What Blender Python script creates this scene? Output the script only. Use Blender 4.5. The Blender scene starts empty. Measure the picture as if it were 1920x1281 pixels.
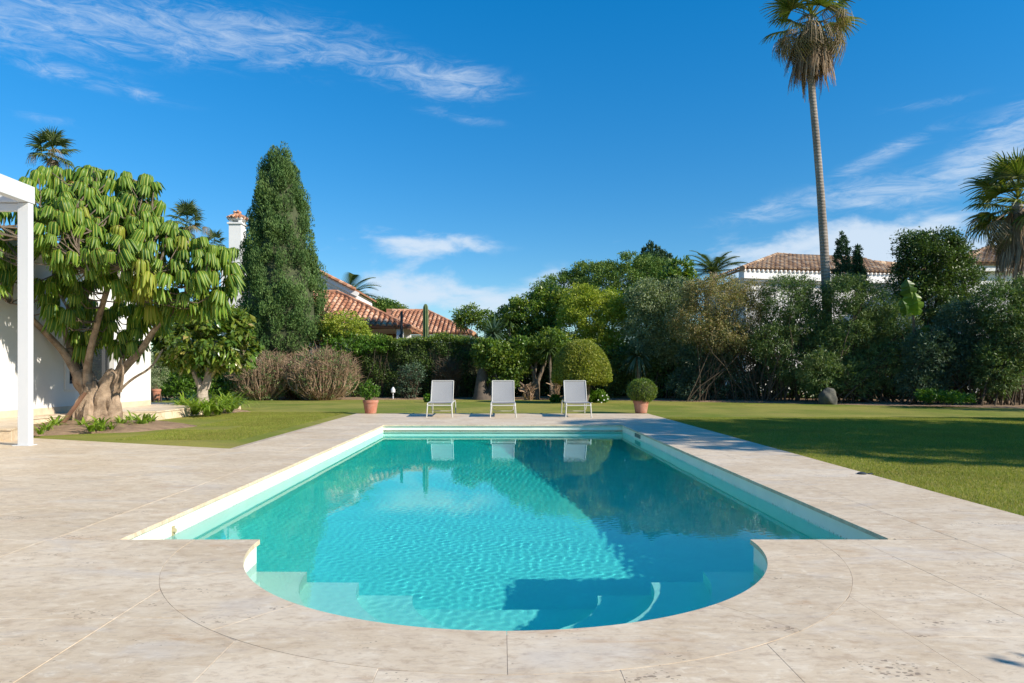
import bpy, bmesh, math, random
import numpy as np
from mathutils import Vector, Matrix, noise
R = math.radians
rng = np.random.default_rng(7)
random.seed(7)
C = bpy.context.scene.collection
scene = bpy.context.scene

# ------------------------------------------------------------------ camera, sky, sun, exposure
H = 1.05                      # eye height
F = 1293.0                    # focal length in photo pixels (1920 wide)
VX, VY = 941.0, 701.0         # vanishing point of the pool edges
cam_d = bpy.data.cameras.new('camera')
cam = bpy.data.objects.new('camera', cam_d); C.objects.link(cam)
cam.location = (0, 0, H); cam.rotation_euler = (R(90), 0, 0)
cam_d.sensor_width = 36; cam_d.lens = 36 * F / 1920
cam_d.shift_x = (960 - VX) / 1920; cam_d.shift_y = (VY - 640.5) / 1920
cam_d.clip_start = 0.05; cam_d.clip_end = 3000
scene.camera = cam

SUN_EL, SUN_AZ = R(29.5), R(27)      # the light travels towards -X and a little towards +Y
ldir = Vector((-math.cos(SUN_AZ) * math.cos(SUN_EL), math.sin(SUN_AZ) * math.cos(SUN_EL), -math.sin(SUN_EL)))
sun_d = bpy.data.lights.new('sun', 'SUN'); sun = bpy.data.objects.new('sun', sun_d); C.objects.link(sun)
sun.rotation_euler = ldir.to_track_quat('-Z', 'Y').to_euler()
sun_d.energy = 4.4; sun_d.angle = R(0.5); sun_d.color = (1.0, 0.91, 0.77)
scene.view_settings.view_transform = 'Standard'; scene.view_settings.look = 'None'
scene.view_settings.gamma = 1; scene.view_settings.exposure = 0.76
scene.view_settings.use_curve_mapping = False
scene.cycles.diffuse_bounces = 6; scene.cycles.max_bounces = 14

def N(nt, typ, **kw):
    n = nt.nodes.new(typ)
    for k, v in kw.items():
        if k.startswith('i_'): n.inputs[k[2:]].default_value = v
        else: setattr(n, k, v)
    return n
def L(nt, a, b): nt.links.new(a, b)
def math_n(nt, op, a, b=None, c=None, clamp=False):
    n = nt.nodes.new('ShaderNodeMath'); n.operation = op; n.use_clamp = clamp
    for i, v in enumerate((a, b, c)):
        if v is None: continue
        if isinstance(v, (int, float)): n.inputs[i].default_value = v
        else: nt.links.new(v, n.inputs[i])
    return n.outputs[0]
def mix_c(nt, f, a, b, blend='MIX'):
    n = nt.nodes.new('ShaderNodeMix'); n.data_type = 'RGBA'; n.blend_type = blend; n.clamp_factor = True
    for s, v in ((n.inputs[0], f), (n.inputs[6], a), (n.inputs[7], b)):
        if isinstance(v, (int, float)): s.default_value = v
        elif isinstance(v, tuple): s.default_value = (*v[:3], 1)
        else: nt.links.new(v, s)
    return n.outputs[2]
def ramp(nt, src, stops, interp='LINEAR'):
    n = nt.nodes.new('ShaderNodeValToRGB'); n.color_ramp.interpolation = interp
    el = n.color_ramp.elements
    while len(el) > 1: el.remove(el[0])
    el[0].position = stops[0][0]; el[0].color = (*stops[0][1], 1) if isinstance(stops[0][1], tuple) else (stops[0][1],) * 3 + (1,)
    for p, c in stops[1:]:
        e = el.new(p); e.color = (*c, 1) if isinstance(c, tuple) else (c, c, c, 1)
    nt.links.new(src, n.inputs[0]); return n.outputs[0]
def smooth(nt, v, a, b):
    n = nt.nodes.new('ShaderNodeMapRange'); n.interpolation_type = 'SMOOTHSTEP'
    nt.links.new(v, n.inputs[0]); n.inputs[1].default_value = a; n.inputs[2].default_value = b
    return n.outputs[0]

world = bpy.data.worlds.new('World'); scene.world = world; world.use_nodes = True
def build_world():
    nt = world.node_tree; nt.nodes.clear()
    out = N(nt, 'ShaderNodeOutputWorld'); bg = N(nt, 'ShaderNodeBackground'); bg.inputs[1].default_value = SKY_STRENGTH
    sky = N(nt, 'ShaderNodeTexSky', sky_type='NISHITA', sun_disc=False, sun_elevation=SUN_EL)
    # azimuth measured clockwise from +Y: the sun stands opposite to the light's direction
    sky.sun_rotation = math.atan2(-ldir.x, -ldir.y)
    sky.altitude = 0; sky.air_density = 1.0; sky.dust_density = 0.0; sky.ozone_density = 4.0
    hsv = N(nt, 'ShaderNodeHueSaturation'); hsv.inputs['Hue'].default_value = 0.497
    hsv.inputs['Saturation'].default_value = 1.36; hsv.inputs['Value'].default_value = 1.0
    L(nt, sky.outputs[0], hsv.inputs['Color'])
    tc = N(nt, 'ShaderNodeTexCoord'); sep = N(nt, 'ShaderNodeSeparateXYZ'); L(nt, tc.outputs['Generated'], sep.inputs[0])
    x, y, z = sep.outputs
    az = math_n(nt, 'MULTIPLY', math_n(nt, 'ARCTAN2', x, y), 57.29578)       # degrees, 0 = pool axis
    el = math_n(nt, 'MULTIPLY', math_n(nt, 'ARCSINE', z), 57.29578)
    L(nt, math_n(nt, 'MULTIPLY_ADD', smooth(nt, el, 0, 34), .30, .72), hsv.inputs['Value'])
    comb = N(nt, 'ShaderNodeCombineXYZ'); L(nt, az, comb.inputs[0]); L(nt, el, comb.inputs[1])
    def blob(a0, e0, ra, re, rot=0.0):
        """soft elliptical bank of cloud, 1 at its middle and 0 at its rim, placed by azimuth and elevation"""
        mp = N(nt, 'ShaderNodeMapping', vector_type='TEXTURE'); L(nt, comb.outputs[0], mp.inputs[0])
        mp.inputs['Location'].default_value = (a0, e0, 0); mp.inputs['Rotation'].default_value = (0, 0, R(rot)); mp.inputs['Scale'].default_value = (ra, re, 1)
        ln = N(nt, 'ShaderNodeVectorMath', operation='LENGTH'); L(nt, mp.outputs[0], ln.inputs[0])
        s = N(nt, 'ShaderNodeMapRange', interpolation_type='SMOOTHSTEP'); L(nt, ln.outputs['Value'], s.inputs[0])
        s.inputs[1].default_value = 1.0; s.inputs[2].default_value = 0.0; s.inputs[3].default_value = 0; s.inputs[4].default_value = 1
        return s.outputs[0]
    def tex(rot, sx, sy, scale, detail, rough, dist, off=(0, 0, 0)):
        mp = N(nt, 'ShaderNodeMapping'); L(nt, comb.outputs[0], mp.inputs[0])
        mp.inputs['Rotation'].default_value = (0, 0, R(rot)); mp.inputs['Scale'].default_value = (sx, sy, 1); mp.inputs['Location'].default_value = off
        nz = N(nt, 'ShaderNodeTexNoise'); L(nt, mp.outputs[0], nz.inputs['Vector'])
        nz.inputs['Scale'].default_value = scale; nz.inputs['Detail'].default_value = detail
        nz.inputs['Roughness'].default_value = rough; nz.inputs['Distortion'].default_value = dist
        return nz.outputs[0]
    def add(*v):
        r = v[0]
        for w in v[1:]: r = math_n(nt, 'ADD', r, w)
        return r
    mul = lambda a, b: math_n(nt, 'MULTIPLY', a, b)
    # high cirrus to the left, combed from upper left to lower right
    c1 = tex(10, 0.05, 0.22, 1.0, 9, 0.62, 0.9)
    c1b = tex(9, 0.30, 1.1, 1.0, 10, 0.72, 0.9, (3, 1, 0))
    m1 = add(mul(blob(-34, 23.2, 19, 4.4, 5), 1.1), mul(blob(-18, 24.6, 15, 3.6, 1), 1.0), mul(blob(-5, 23.0, 10, 2.6, -5), 1.15), mul(blob(-30, 19.9, 9, 1.0, -3), .8), mul(blob(-3.5, 20.4, 6, .8, -8), .75), mul(blob(-33.6, 17.2, 4, .9, 0), .5))
    v1 = smooth(nt, add(mul(c1, .40), mul(c1b, .85), mul(m1, 0.20)), 0.62, 1.12)
    v1 = mul(v1, smooth(nt, m1, 0.0, 0.9))
    # streaks to the right, combed from lower left to upper right
    c2 = tex(-16, 0.045, 0.25, 1.0, 9, 0.6, 0.8, (9, 4, 0))
    c2b = tex(-10, 0.26, 1.1, 1.0, 10, 0.70, 0.8, (1, 7, 0))
    m2 = add(blob(30, 12.9, 15, 2.6, 2), mul(blob(36.5, 15.6, 6, 3.0, 18), 1.1), mul(blob(29.5, 15.8, 7, 1.1, 18), .8), mul(blob(32, 18.4, 6, .7, 0), .5), mul(blob(20, 12.2, 8, 1.4, 10), .5))
    v2 = mul(smooth(nt, add(mul(c2, .40), mul(c2b, .85), mul(m2, 0.22)), 0.60, 1.10), smooth(nt, m2, 0.0, 0.9))
    # heaped white clouds low over the garden
    c3 = tex(0, 0.16, 0.34, 1.0, 10, 0.58, 0.25, (5, 2, 0))
    m3 = add(mul(blob(27, 8.6, 20, 4.6, 3), 1.35), mul(blob(4, 6.0, 10, 3.8, 8), 1.25), mul(blob(-6, 6.8, 9, 3.4, 0), 1.15), mul(blob(-8, 10.4, 12, 2.2, 0), .95), mul(blob(9, 10.7, 3.5, .8, 10), .7))
    v3 = smooth(nt, add(c3, mul(m3, 0.30)), 0.60, 0.88)
    v3 = mul(v3, smooth(nt, m3, 0.03, 0.45))
    # the same kind of sky all the way round, so the water and the side views see clouds too
    pr = N(nt, 'ShaderNodeVectorMath', operation='DIVIDE'); L(nt, tc.outputs['Generated'], pr.inputs[0])
    zc = math_n(nt, 'ADD', math_n(nt, 'MAXIMUM', z, 0.0), 0.12); cz = N(nt, 'ShaderNodeCombineXYZ')
    for k in range(3): L(nt, zc, cz.inputs[k])
    L(nt, cz.outputs[0], pr.inputs[1])
    nz = N(nt, 'ShaderNodeTexNoise'); L(nt, pr.outputs[0], nz.inputs['Vector']); nz.inputs['Scale'].default_value = 0.9
    nz.inputs['Detail'].default_value = 8; nz.inputs['Roughness'].default_value = .6; nz.inputs['Distortion'].default_value = .8
    away = smooth(nt, math_n(nt, 'ABSOLUTE', az), 42, 60)
    v4 = mul(mul(smooth(nt, nz.outputs[0], 0.52, 0.8), away), .6)
    tot = math_n(nt, 'MINIMUM', add(mul(v1, .66), mul(v2, .72), mul(v3, .88), v4), .9)
    col = mix_c(nt, tot, hsv.outputs[0], CLOUD)
    # ground half of the world: dim earth so nothing bright leaks up from below the horizon
    L(nt, col, bg.inputs[0]); L(nt, bg.outputs[0], out.inputs[0])
SKY_STRENGTH = 0.113
CLOUD = (3.7, 4.3, 5.0)
build_world()

# ------------------------------------------------------------------ helpers
def at(px, py, Y): return Vector(((px - VX) / F * Y, Y, H - (py - VY) / F * Y))
def gnd(px, py, z=0.0):
    Y = (H - z) * F / (py - VY); return Vector(((px - VX) / F * Y, Y, z))
def tag(o, label=None, cat=None, group=None, kind=None):
    if label: o['label'] = label
    if cat: o['category'] = cat
    if group: o['group'] = group
    if kind: o['kind'] = kind
    return o
def empty(name, loc=(0, 0, 0), rz=0.0):
    o = bpy.data.objects.new(name, None); C.objects.link(o); o.location = loc; o.rotation_euler = (0, 0, rz); o.empty_display_size = .2
    return o
def link(name, me, mat=None, parent=None):
    o = bpy.data.objects.new(name, me); C.objects.link(o)
    if mat is not None and len(me.materials) == 0: me.materials.append(mat)
    if parent is not None: o.parent = parent
    return o
def mesh_np(name, V, Fc, rnd=None, mat=None, smooth_=False, attr='rnd'):
    """mesh from arrays; Fc is (n,k) of indices, or a list of such arrays"""
    me = bpy.data.meshes.new(name)
    V = np.asarray(V, dtype=np.float32).reshape(-1, 3)
    Fs = Fc if isinstance(Fc, list) else [Fc]
    Fs = [np.asarray(f, dtype=np.int32) for f in Fs if len(f)]
    idx = np.concatenate([f.ravel() for f in Fs]); tot = np.concatenate([np.full(len(f), f.shape[1], np.int32) for f in Fs])
    st = np.concatenate([[0], np.cumsum(tot)[:-1]]).astype(np.int32)
    me.vertices.add(len(V)); me.vertices.foreach_set('co', V.ravel())
    me.loops.add(len(idx)); me.loops.foreach_set('vertex_index', idx)
    me.polygons.add(len(tot)); me.polygons.foreach_set('loop_start', st)
    me.update(calc_edges=True)
    if rnd is not None:
        a = me.attributes.new(attr, 'FLOAT', 'FACE'); a.data.foreach_set('value', np.asarray(rnd, np.float32))
    if smooth_: me.polygons.foreach_set('use_smooth', np.ones(len(tot), bool))
    if mat is not None: me.materials.append(mat)
    return me
class MB:
    """collects simple solids into one mesh"""
    def __init__(s): s.v = []; s.f = []; s.n = 0; s.r = []
    def add(s, V, Fc, rnd=None):
        V = [tuple(v) for v in V]; s.v += V
        s.f += [tuple(i + s.n for i in f) for f in Fc]; s.n += len(V); s.r += [random.random() if rnd is None else rnd] * len(Fc)
    def box(s, a, b, rnd=None):
        (x0, y0, z0), (x1, y1, z1) = a, b
        s.add([(x0, y0, z0), (x1, y0, z0), (x1, y1, z0), (x0, y1, z0), (x0, y0, z1), (x1, y0, z1), (x1, y1, z1), (x0, y1, z1)],
              [(0, 3, 2, 1), (4, 5, 6, 7), (0, 1, 5, 4), (1, 2, 6, 5), (2, 3, 7, 6), (3, 0, 4, 7)], rnd)
    def prism(s, poly, z0, z1):
        n = len(poly)
        s.add([(x, y, z0) for x, y in poly] + [(x, y, z1) for x, y in poly],
              [tuple(range(n))[::-1], tuple(range(n, 2 * n))] + [(i, (i + 1) % n, n + (i + 1) % n, n + i) for i in range(n)])
    def prism_y(s, poly, y0, y1):
        """poly in (x,z), extruded along y"""
        n = len(poly)
        s.add([(x, y0, z) for x, z in poly] + [(x, y1, z) for x, z in poly],
              [tuple(range(n)), tuple(range(n, 2 * n))[::-1]] + [(i, n + i, n + (i + 1) % n, (i + 1) % n) for i in range(n)])
    def tube(s, pts, rad, seg=8, cap=True, wob=0.0):
        pts = [Vector(p) for p in pts]
        if isinstance(rad, (int, float)): rad = [rad] * len(pts)
        V = []; Fc = []; u = None
        for i, p in enumerate(pts):
            t = (pts[min(i + 1, len(pts) - 1)] - pts[max(i - 1, 0)]).normalized()
            if u is None: u = t.orthogonal().normalized()
            u = (u - t * u.dot(t)); u = u.normalized() if u.length > 1e-6 else t.orthogonal().normalized()
            w = t.cross(u)
            for k in range(seg):
                a = 2 * math.pi * k / seg; r = rad[i] * (1 + (wob * noise.noise(Vector((p.x * 3 + math.cos(a) * 1.7, p.y * 3 + math.sin(a) * 1.7, p.z * 2.2))) if wob else 0))
                V.append(p + (u * math.cos(a) + w * math.sin(a)) * r)
        for i in range(len(pts) - 1):
            for k in range(seg):
                k2 = (k + 1) % seg; Fc.append((i * seg + k, i * seg + k2, (i + 1) * seg + k2, (i + 1) * seg + k))
        if cap: Fc += [tuple(range(seg))[::-1], tuple(range((len(pts) - 1) * seg, len(pts) * seg))]
        s.add(V, Fc)
    def lathe(s, prof, c=(0, 0, 0), seg=24, cap=True):
        V = []; Fc = []
        for r, z in prof:
            for k in range(seg): a = 2 * math.pi * k / seg; V.append((c[0] + r * math.cos(a), c[1] + r * math.sin(a), c[2] + z))
        for i in range(len(prof) - 1):
            for k in range(seg): k2 = (k + 1) % seg; Fc.append((i * seg + k, i * seg + k2, (i + 1) * seg + k2, (i + 1) * seg + k))
        if cap: Fc += [tuple(range(seg))[::-1], tuple(range((len(prof) - 1) * seg, len(prof) * seg))]
        s.add(V, Fc)
    def build(s, name, mat, parent=None, smooth_=False, bevel=0.0):
        me = bpy.data.meshes.new(name); me.from_pydata(s.v, [], s.f); me.update()
        a = me.attributes.new('rnd', 'FLOAT', 'FACE'); a.data.foreach_set('value', np.asarray(s.r, np.float32))
        if smooth_:
            me.polygons.foreach_set('use_smooth', np.ones(len(me.polygons), bool)); me.set_sharp_from_angle(angle=R(40))
        if bevel:
            bm = bmesh.new(); bm.from_mesh(me)
            bmesh.ops.bevel(bm, geom=[e for e in bm.edges if e.calc_face_angle(0) > R(40)], offset=bevel, segments=2, affect='EDGES', profile=.6)
            bm.to_mesh(me); bm.free()
        me.materials.append(mat)
        return link(name, me, None, parent)

# ------------------------------------------------------------------ materials
def new_mat(name):
    m = bpy.data.materials.new(name); m.use_nodes = True; nt = m.node_tree
    return m, nt, nt.nodes['Principled BSDF'], nt.nodes['Material Output']
def objpos(nt, rnd=True):
    """object coordinates moved by a per-object random offset, so that alike pieces differ"""
    tc = N(nt, 'ShaderNodeTexCoord')
    if not rnd: return tc.outputs['Object']
    oi = N(nt, 'ShaderNodeObjectInfo'); m = N(nt, 'ShaderNodeVectorMath', operation='MULTIPLY_ADD')
    cb = N(nt, 'ShaderNodeCombineXYZ'); L(nt, oi.outputs['Random'], cb.inputs[0]); L(nt, oi.outputs['Random'], cb.inputs[1]); L(nt, oi.outputs['Random'], cb.inputs[2])
    L(nt, cb.outputs[0], m.inputs[0]); m.inputs[1].default_value = (37, 91, 53); L(nt, tc.outputs['Object'], m.inputs[2])
    return m.outputs[0]
def noise_n(nt, vec, scale, detail=4, rough=.5, dist=0, stretch=None):
    if stretch is not None:
        mp = N(nt, 'ShaderNodeMapping'); L(nt, vec, mp.inputs[0]); mp.inputs['Scale'].default_value = stretch; vec = mp.outputs[0]
    nz = N(nt, 'ShaderNodeTexNoise'); L(nt, vec, nz.inputs['Vector']); nz.inputs['Scale'].default_value = scale
    nz.inputs['Detail'].default_value = detail; nz.inputs['Roughness'].default_value = rough; nz.inputs['Distortion'].default_value = dist
    return nz.outputs[0]
def bump(nt, h, strength, dist, bs):
    b = N(nt, 'ShaderNodeBump'); b.inputs['Strength'].default_value = strength; b.inputs['Distance'].default_value = dist
    L(nt, h, b.inputs['Height']); L(nt, b.outputs[0], bs.inputs['Normal'])
def plain(name, col, rough=.6, var=.12, scale=6, bmp=.1, bd=.004, spec=.5, col2=None, metallic=0):
    m, nt, bs, out = new_mat(name); p = objpos(nt)
    n1 = noise_n(nt, p, scale, 6, .6); n2 = noise_n(nt, p, scale * 9, 4, .6)
    c2 = col2 or tuple(c * (1 - var * 2) for c in col)
    f = math_n(nt, 'ADD', math_n(nt, 'MULTIPLY', n1, .7), math_n(nt, 'MULTIPLY', n2, .3))
    L(nt, ramp(nt, f, [(.35, c2), (.6, col)]), bs.inputs['Base Color'])
    bs.inputs['Roughness'].default_value = rough; bs.inputs['Specular IOR Level'].default_value = spec; bs.inputs['Metallic'].default_value = metallic
    if bmp: bump(nt, n2, bmp, bd, bs)
    return m
def travertine(name, base=(.59, .465, .315), light=(.68, .565, .415), tan=(.48, .30, .16)):
    m, nt, bs, out = new_mat(name)
    p = objpos(nt)
    # world-fixed veins give the whole terrace one drift; object-fixed ones make each slab its own piece
    geo = N(nt, 'ShaderNodeNewGeometry')
    vein = noise_n(nt, p, 1.0, 10, .7, 1.6, (2.6, 6.0, 3)); mot = noise_n(nt, p, 1.0, 8, .72, .4, (11, 16, 11))
    fine = noise_n(nt, p, 1.0, 6, .7, .6, (14, 60, 20))
    blot = noise_n(nt, geo.outputs['Position'], .9, 6, .62, .8, (1.0, 1.9, 1))
    oi = N(nt, 'ShaderNodeObjectInfo')
    c = mix_c(nt, smooth(nt, blot, .38, .66), base, light)
    c = mix_c(nt, math_n(nt, 'MULTIPLY', smooth(nt, vein, .53, .68), .45), c, (.46, .36, .27))
    c = mix_c(nt, math_n(nt, 'MULTIPLY', smooth(nt, vein, .48, .34), .5), c, (.72, .61, .46))
    c = mix_c(nt, math_n(nt, 'MULTIPLY', smooth(nt, mot, .50, .66), .7), c, (.455, .34, .225)); c = mix_c(nt, math_n(nt, 'MULTIPLY', smooth(nt, mot, .47, .34), .6), c, (.75, .65, .50))
    rust = noise_n(nt, p, 1.0, 7, .7, .7, (1.7, 4.2, 3))
    c = mix_c(nt, math_n(nt, 'MULTIPLY', smooth(nt, rust, .565, .72), .6), c, tan)
    grey = noise_n(nt, geo.outputs['Position'], 1.3, 5, .6, .5, (1, 2.4, 1))
    c = mix_c(nt, math_n(nt, 'MULTIPLY', smooth(nt, grey, .52, .70), .4), c, (.52, .48, .44))
    c = mix_c(nt, math_n(nt, 'MULTIPLY', smooth(nt, fine, .5, .72), .5), c, (.33, .26, .20))
    # open pits, in drifts
    vo = N(nt, 'ShaderNodeTexVoronoi'); mp = N(nt, 'ShaderNodeMapping'); L(nt, p, mp.inputs[0]); mp.inputs['Scale'].default_value = (34, 52, 34)
    wn = noise_n(nt, p, 30, 3, .6); va = N(nt, 'ShaderNodeVectorMath', operation='ADD'); L(nt, mp.outputs[0], va.inputs[0]); L(nt, wn, va.inputs[1])
    L(nt, va.outputs[0], vo.inputs['Vector']); vo.inputs['Scale'].default_value = 1
    drift = smooth(nt, noise_n(nt, p, 1.0, 5, .6, .4, (2.6, 6, 3)), .50, .72)
    pit = math_n(nt, 'MULTIPLY', math_n(nt, 'LESS_THAN', vo.outputs['Distance'], math_n(nt, 'MULTIPLY', drift, .36)), 1)
    c = mix_c(nt, math_n(nt, 'MULTIPLY', pit, .62), c, (.12, .085, .06))
    hs = N(nt, 'ShaderNodeHueSaturation'); L(nt, c, hs.inputs['Color'])
    L(nt, math_n(nt, 'MULTIPLY_ADD', oi.outputs['Random'], .09, .96), hs.inputs['Value'])
    L(nt, hs.outputs[0], bs.inputs['Base Color'])
    L(nt, math_n(nt, 'MULTIPLY_ADD', vein, .3, .42), bs.inputs['Roughness']); bs.inputs['Specular IOR Level'].default_value = .35
    hgt = math_n(nt, 'SUBTRACT', math_n(nt, 'MULTIPLY', fine, .35), pit)
    bump(nt, hgt, .45, .003, bs)
    return m
M = {}
M['stone'] = travertine('travertine')
M['joint'] = plain('joint_grout', (.50, .40, .30), .9, .2, 20, .2)
M['pool'] = None
# ------------------------------------------------------------------ pool
PX0, PX1, PY0, PY1 = -2.445, 2.485, 4.37, 14.2      # inner faces of the basin
CX, CR = 0.02, 1.575                                # Roman end: half disc at the near end
WZ = -0.15                                          # water level
def floor_z(y):
    if y < 7.0: return -1.20 - .03 * max(0, (y - 4.37))
    return -1.28 - min(1, (y - 7.0) / 6.0) * .62
def pool_mat():
    m, nt, bs, out = new_mat('pool_liner')
    p = objpos(nt, False); n = noise_n(nt, p, 3, 5, .6); n2 = noise_n(nt, p, 60, 3, .5)
    c = mix_c(nt, smooth(nt, n, .35, .7), POOL_A, POOL_B)
    sx = N(nt, 'ShaderNodeSeparateXYZ'); L(nt, p, sx.inputs[0])
    # a line of small scum specks just above the water
    band = math_n(nt, 'MULTIPLY', smooth(nt, sx.outputs[2], WZ - .01, WZ + .003), smooth(nt, sx.outputs[2], WZ + .028, WZ + .004))
    sp = smooth(nt, noise_n(nt, p, 45, 4, .7), .52, .66)
    c = mix_c(nt, math_n(nt, 'MULTIPLY', math_n(nt, 'MULTIPLY', band, sp), .75), c, (.30, .25, .17))
    L(nt, c, bs.inputs['Base Color']); bs.inputs['Roughness'].default_value = .55
    bump(nt, n2, .1, .002, bs); return m
WATER_COL = (.05, .945, .965, 1); WATER_DEN = 1.45; RIP = .00017
POOL_A, POOL_B = (.78, .80, .68), (.85, .86, .74)
M['pool'] = pool_mat()
pool = tag(empty('swimming_pool', (CX, 9, 0)), 'long turquoise swimming pool with a rounded stepped near end', 'swimming pool')
def pchild(mb, name, mat, **k):
    o = mb.build(name, mat, pool, **k); o.matrix_parent_inverse = Matrix.Translation((-CX, -9, 0)); return o
# basin: floor + walls as one shell with thickness behind it
basin = MB(); T = .18; ZT = -.032
ys = [PY0 - 1.75, PY0] + [PY0 + (PY1 - PY0) * k / 12 for k in range(1, 13)]
for i in range(len(ys) - 1):
    a, b = ys[i], ys[i + 1]; za, zb = floor_z(a), floor_z(b)
    basin.add([(PX0 - T, a, za), (PX1 + T, a, za), (PX1 + T, b, zb), (PX0 - T, b, zb)], [(0, 1, 2, 3)])
def wall(x0, y0, x1, y1): basin.box((x0, y0, -2.3), (x1, y1, ZT))
wall(PX0 - T, PY0 - T, PX0, PY1 + T); wall(PX1, PY0 - T, PX1 + T, PY1 + T)
# far wall, with the slot of the roller cover above the water line
basin.box((PX0, PY1, -2.3), (PX1, PY1 + T, -.146)); basin.box((PX0, PY1 + .1, -.146), (PX1, PY1 + T, -.110)); basin.box((PX0, PY1 - .0, -.110), (PX1, PY1 + T, -.062)); basin.box((PX0, PY1 + .012, -.062), (PX1, PY1 + T, -.054)); basin.box((PX0, PY1, -.054), (PX1, PY1 + T, ZT))
# near wall with the half-round bay
n = 48; arc = [(CX + CR * math.cos(math.pi + math.pi * k / n), PY0 + CR * math.sin(math.pi + math.pi * k / n)) for k in range(n + 1)]
arcO = [(CX + (CR + T) * math.cos(math.pi + math.pi * k / n), PY0 - .001 + (CR + T) * math.sin(math.pi + math.pi * k / n)) for k in range(n + 1)]
for k in range(n):
    (xa, ya), (xb, yb) = arc[k], arc[k + 1]; (xc, yc), (xd, yd) = arcO[k], arcO[k + 1]
    basin.add([(xa, ya, -2.3), (xb, yb, -2.3), (xb, yb, ZT), (xa, ya, ZT)], [(0, 1, 2, 3)])
    basin.add([(xa, ya, ZT), (xb, yb, ZT), (xd, yd, ZT), (xc, yc, ZT)], [(0, 1, 2, 3)])
basin.box((PX0, PY0 - T, -2.3), (CX - CR, PY0, ZT)); basin.box((CX + CR, PY0 - T, -2.3), (PX1, PY0, ZT))
pchild(basin, 'basin', M['pool'])
# steps: rings cut off at the mouth of the bay
step_r = [1.255, .925, .585, 0.0]; step_d = [.19, .40, .63, .85]
for r, d in zip(step_r, step_d):
    st = MB(); ro = CR + .01 if r == step_r[0] else step_r[step_r.index(r) - 1] + .02
    z1 = WZ - d; z0 = -1.3; m_ = 40
    if r > 0:
        P = [(CX + r * math.cos(math.pi + math.pi * k / m_), PY0 + r * math.sin(math.pi + math.pi * k / m_)) for k in range(m_ + 1)]
        Q = [(CX + ro * math.cos(math.pi + math.pi * k / m_), PY0 + ro * math.sin(math.pi + math.pi * k / m_)) for k in range(m_ + 1)]
        V = [(x, y, z) for z in (z0, z1) for x, y in P + Q]; o_ = 2 * (m_ + 1); Fc = []
        for k in range(m_):
            Fc.append((k + o_, k + m_ + 1 + o_, k + m_ + 2 + o_, k + 1 + o_)); Fc.append((k, k + o_, k + 1 + o_, k + 1)); Fc.append((k + m_ + 1, k + m_ + 2, k + m_ + 2 + o_, k + m_ + 1 + o_))
        Fc.append((0, m_ + 1, m_ + 1 + o_, o_)); Fc.append((m_, m_ + o_, 2 * m_ + 1 + o_, 2 * m_ + 1))
        st.add(V, Fc)
    else:
        st.prism([(CX + ro * math.cos(math.pi + math.pi * k / m_), PY0 + ro * math.sin(math.pi + math.pi * k / m_)) for k in range(m_ + 1)], z0, z1)
    pchild(st, 'step', M['pool'])
# skimmer mouth on the right wall, inlet fitting on the left wall
sk = MB(); Ysk = PX1 * F / (1196 - VX)
for a, b in (((0, -.24, -.108), (.012, .24, -.098)), ((0, -.24, -.045), (.012, .24, -.04)), ((0, -.24, -.098), (.012, -.228, -.045)), ((0, .228, -.098), (.012, .24, -.045))):
    sk.box((PX1 - .012 + a[0], Ysk + a[1], a[2] - .01), (PX1 - .0 + a[0], Ysk + b[1], b[2] - .01))
pchild(sk, 'skimmer_frame', plain('grey_metal', (.20, .24, .22), .4))
sk = MB(); sk.box((PX1 - .004, Ysk - .228, -.107), (PX1 + .001, Ysk + .228, -.056)); pchild(sk, 'skimmer_mouth', plain('pool_slot', (.13, .2, .17), .6))
cl = MB(); cl.tube([(PX0 - .01, 5.12, -.115), (PX0 + .025, 5.12, -.115)], .018, 12); cl.box((PX0, 5.105, -.15), (PX0 + .012, 5.135, -.08))
pchild(cl, 'inlet_fitting', plain('inlet_brass', (.45, .38, .22), .4))

# water: open rippled sheet; its buried part beyond the walls is added for refracted sunlight
def wave(x, y):
    h = 0
    for (kx, ky, a, ph) in WAVES: h = h + a * np.sin(kx * x + ky * y + ph)
    return h
WAVES = []
_r = np.random.default_rng(3)
for k in range(48):
    lam = _r.uniform(.048, .085); th = _r.normal(2.4, .9); kk = 2 * math.pi / lam
    WAVES.append((kk * math.cos(th), kk * math.sin(th), RIP * lam, _r.uniform(0, 6.28)))
for k in range(10):
    lam = _r.uniform(.5, 1.6); th = _r.normal(1.9, .8); kk = 2 * math.pi / lam
    WAVES.append((kk * math.cos(th), kk * math.sin(th), RIP * .55 * lam, _r.uniform(0, 6.28)))
def water():
    x0, x1, y1 = PX0 - .05, PX1 + 2.4, PY1 + .05; y0 = PY0 - CR - 1.2  # unseen overrun under the paving, added so sunlight solves near the walls
    step = .0155; nx = int((x1 - x0) / step); ny = int((y1 - y0) / step)
    xs = np.linspace(x0, x1, nx); ysv = np.linspace(y0, y1, ny); X, Y = np.meshgrid(xs, ysv)
    amp = np.clip(1.25 - (Y - 4) * .055, .42, 1.2) * (0.75 + .5 * np.sin(X * 1.3 + Y * .7) * np.sin(Y * .9 - X * .5))
    amp = amp * np.clip((X - PX0 + .35) / 1.6, .35, 1)
    Z = WZ + wave(X, Y) * amp
    V = np.stack([X, Y, Z], -1).reshape(-1, 3)
    a = (np.arange(ny - 1)[:, None] * nx + np.arange(nx - 1)[None]).ravel()
    Fq = np.stack([a, a + 1, a + nx + 1, a + nx], -1)
    me = mesh_np('water', V, Fq, None, None, True)
    return me
wm, nt, bs, out = new_mat('pool_water'); nt.nodes.remove(bs)
g = N(nt, 'ShaderNodeBsdfGlass'); g.inputs['IOR'].default_value = 1.33; g.inputs['Roughness'].default_value = 0; L(nt, g.outputs[0], out.inputs['Surface'])
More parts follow.
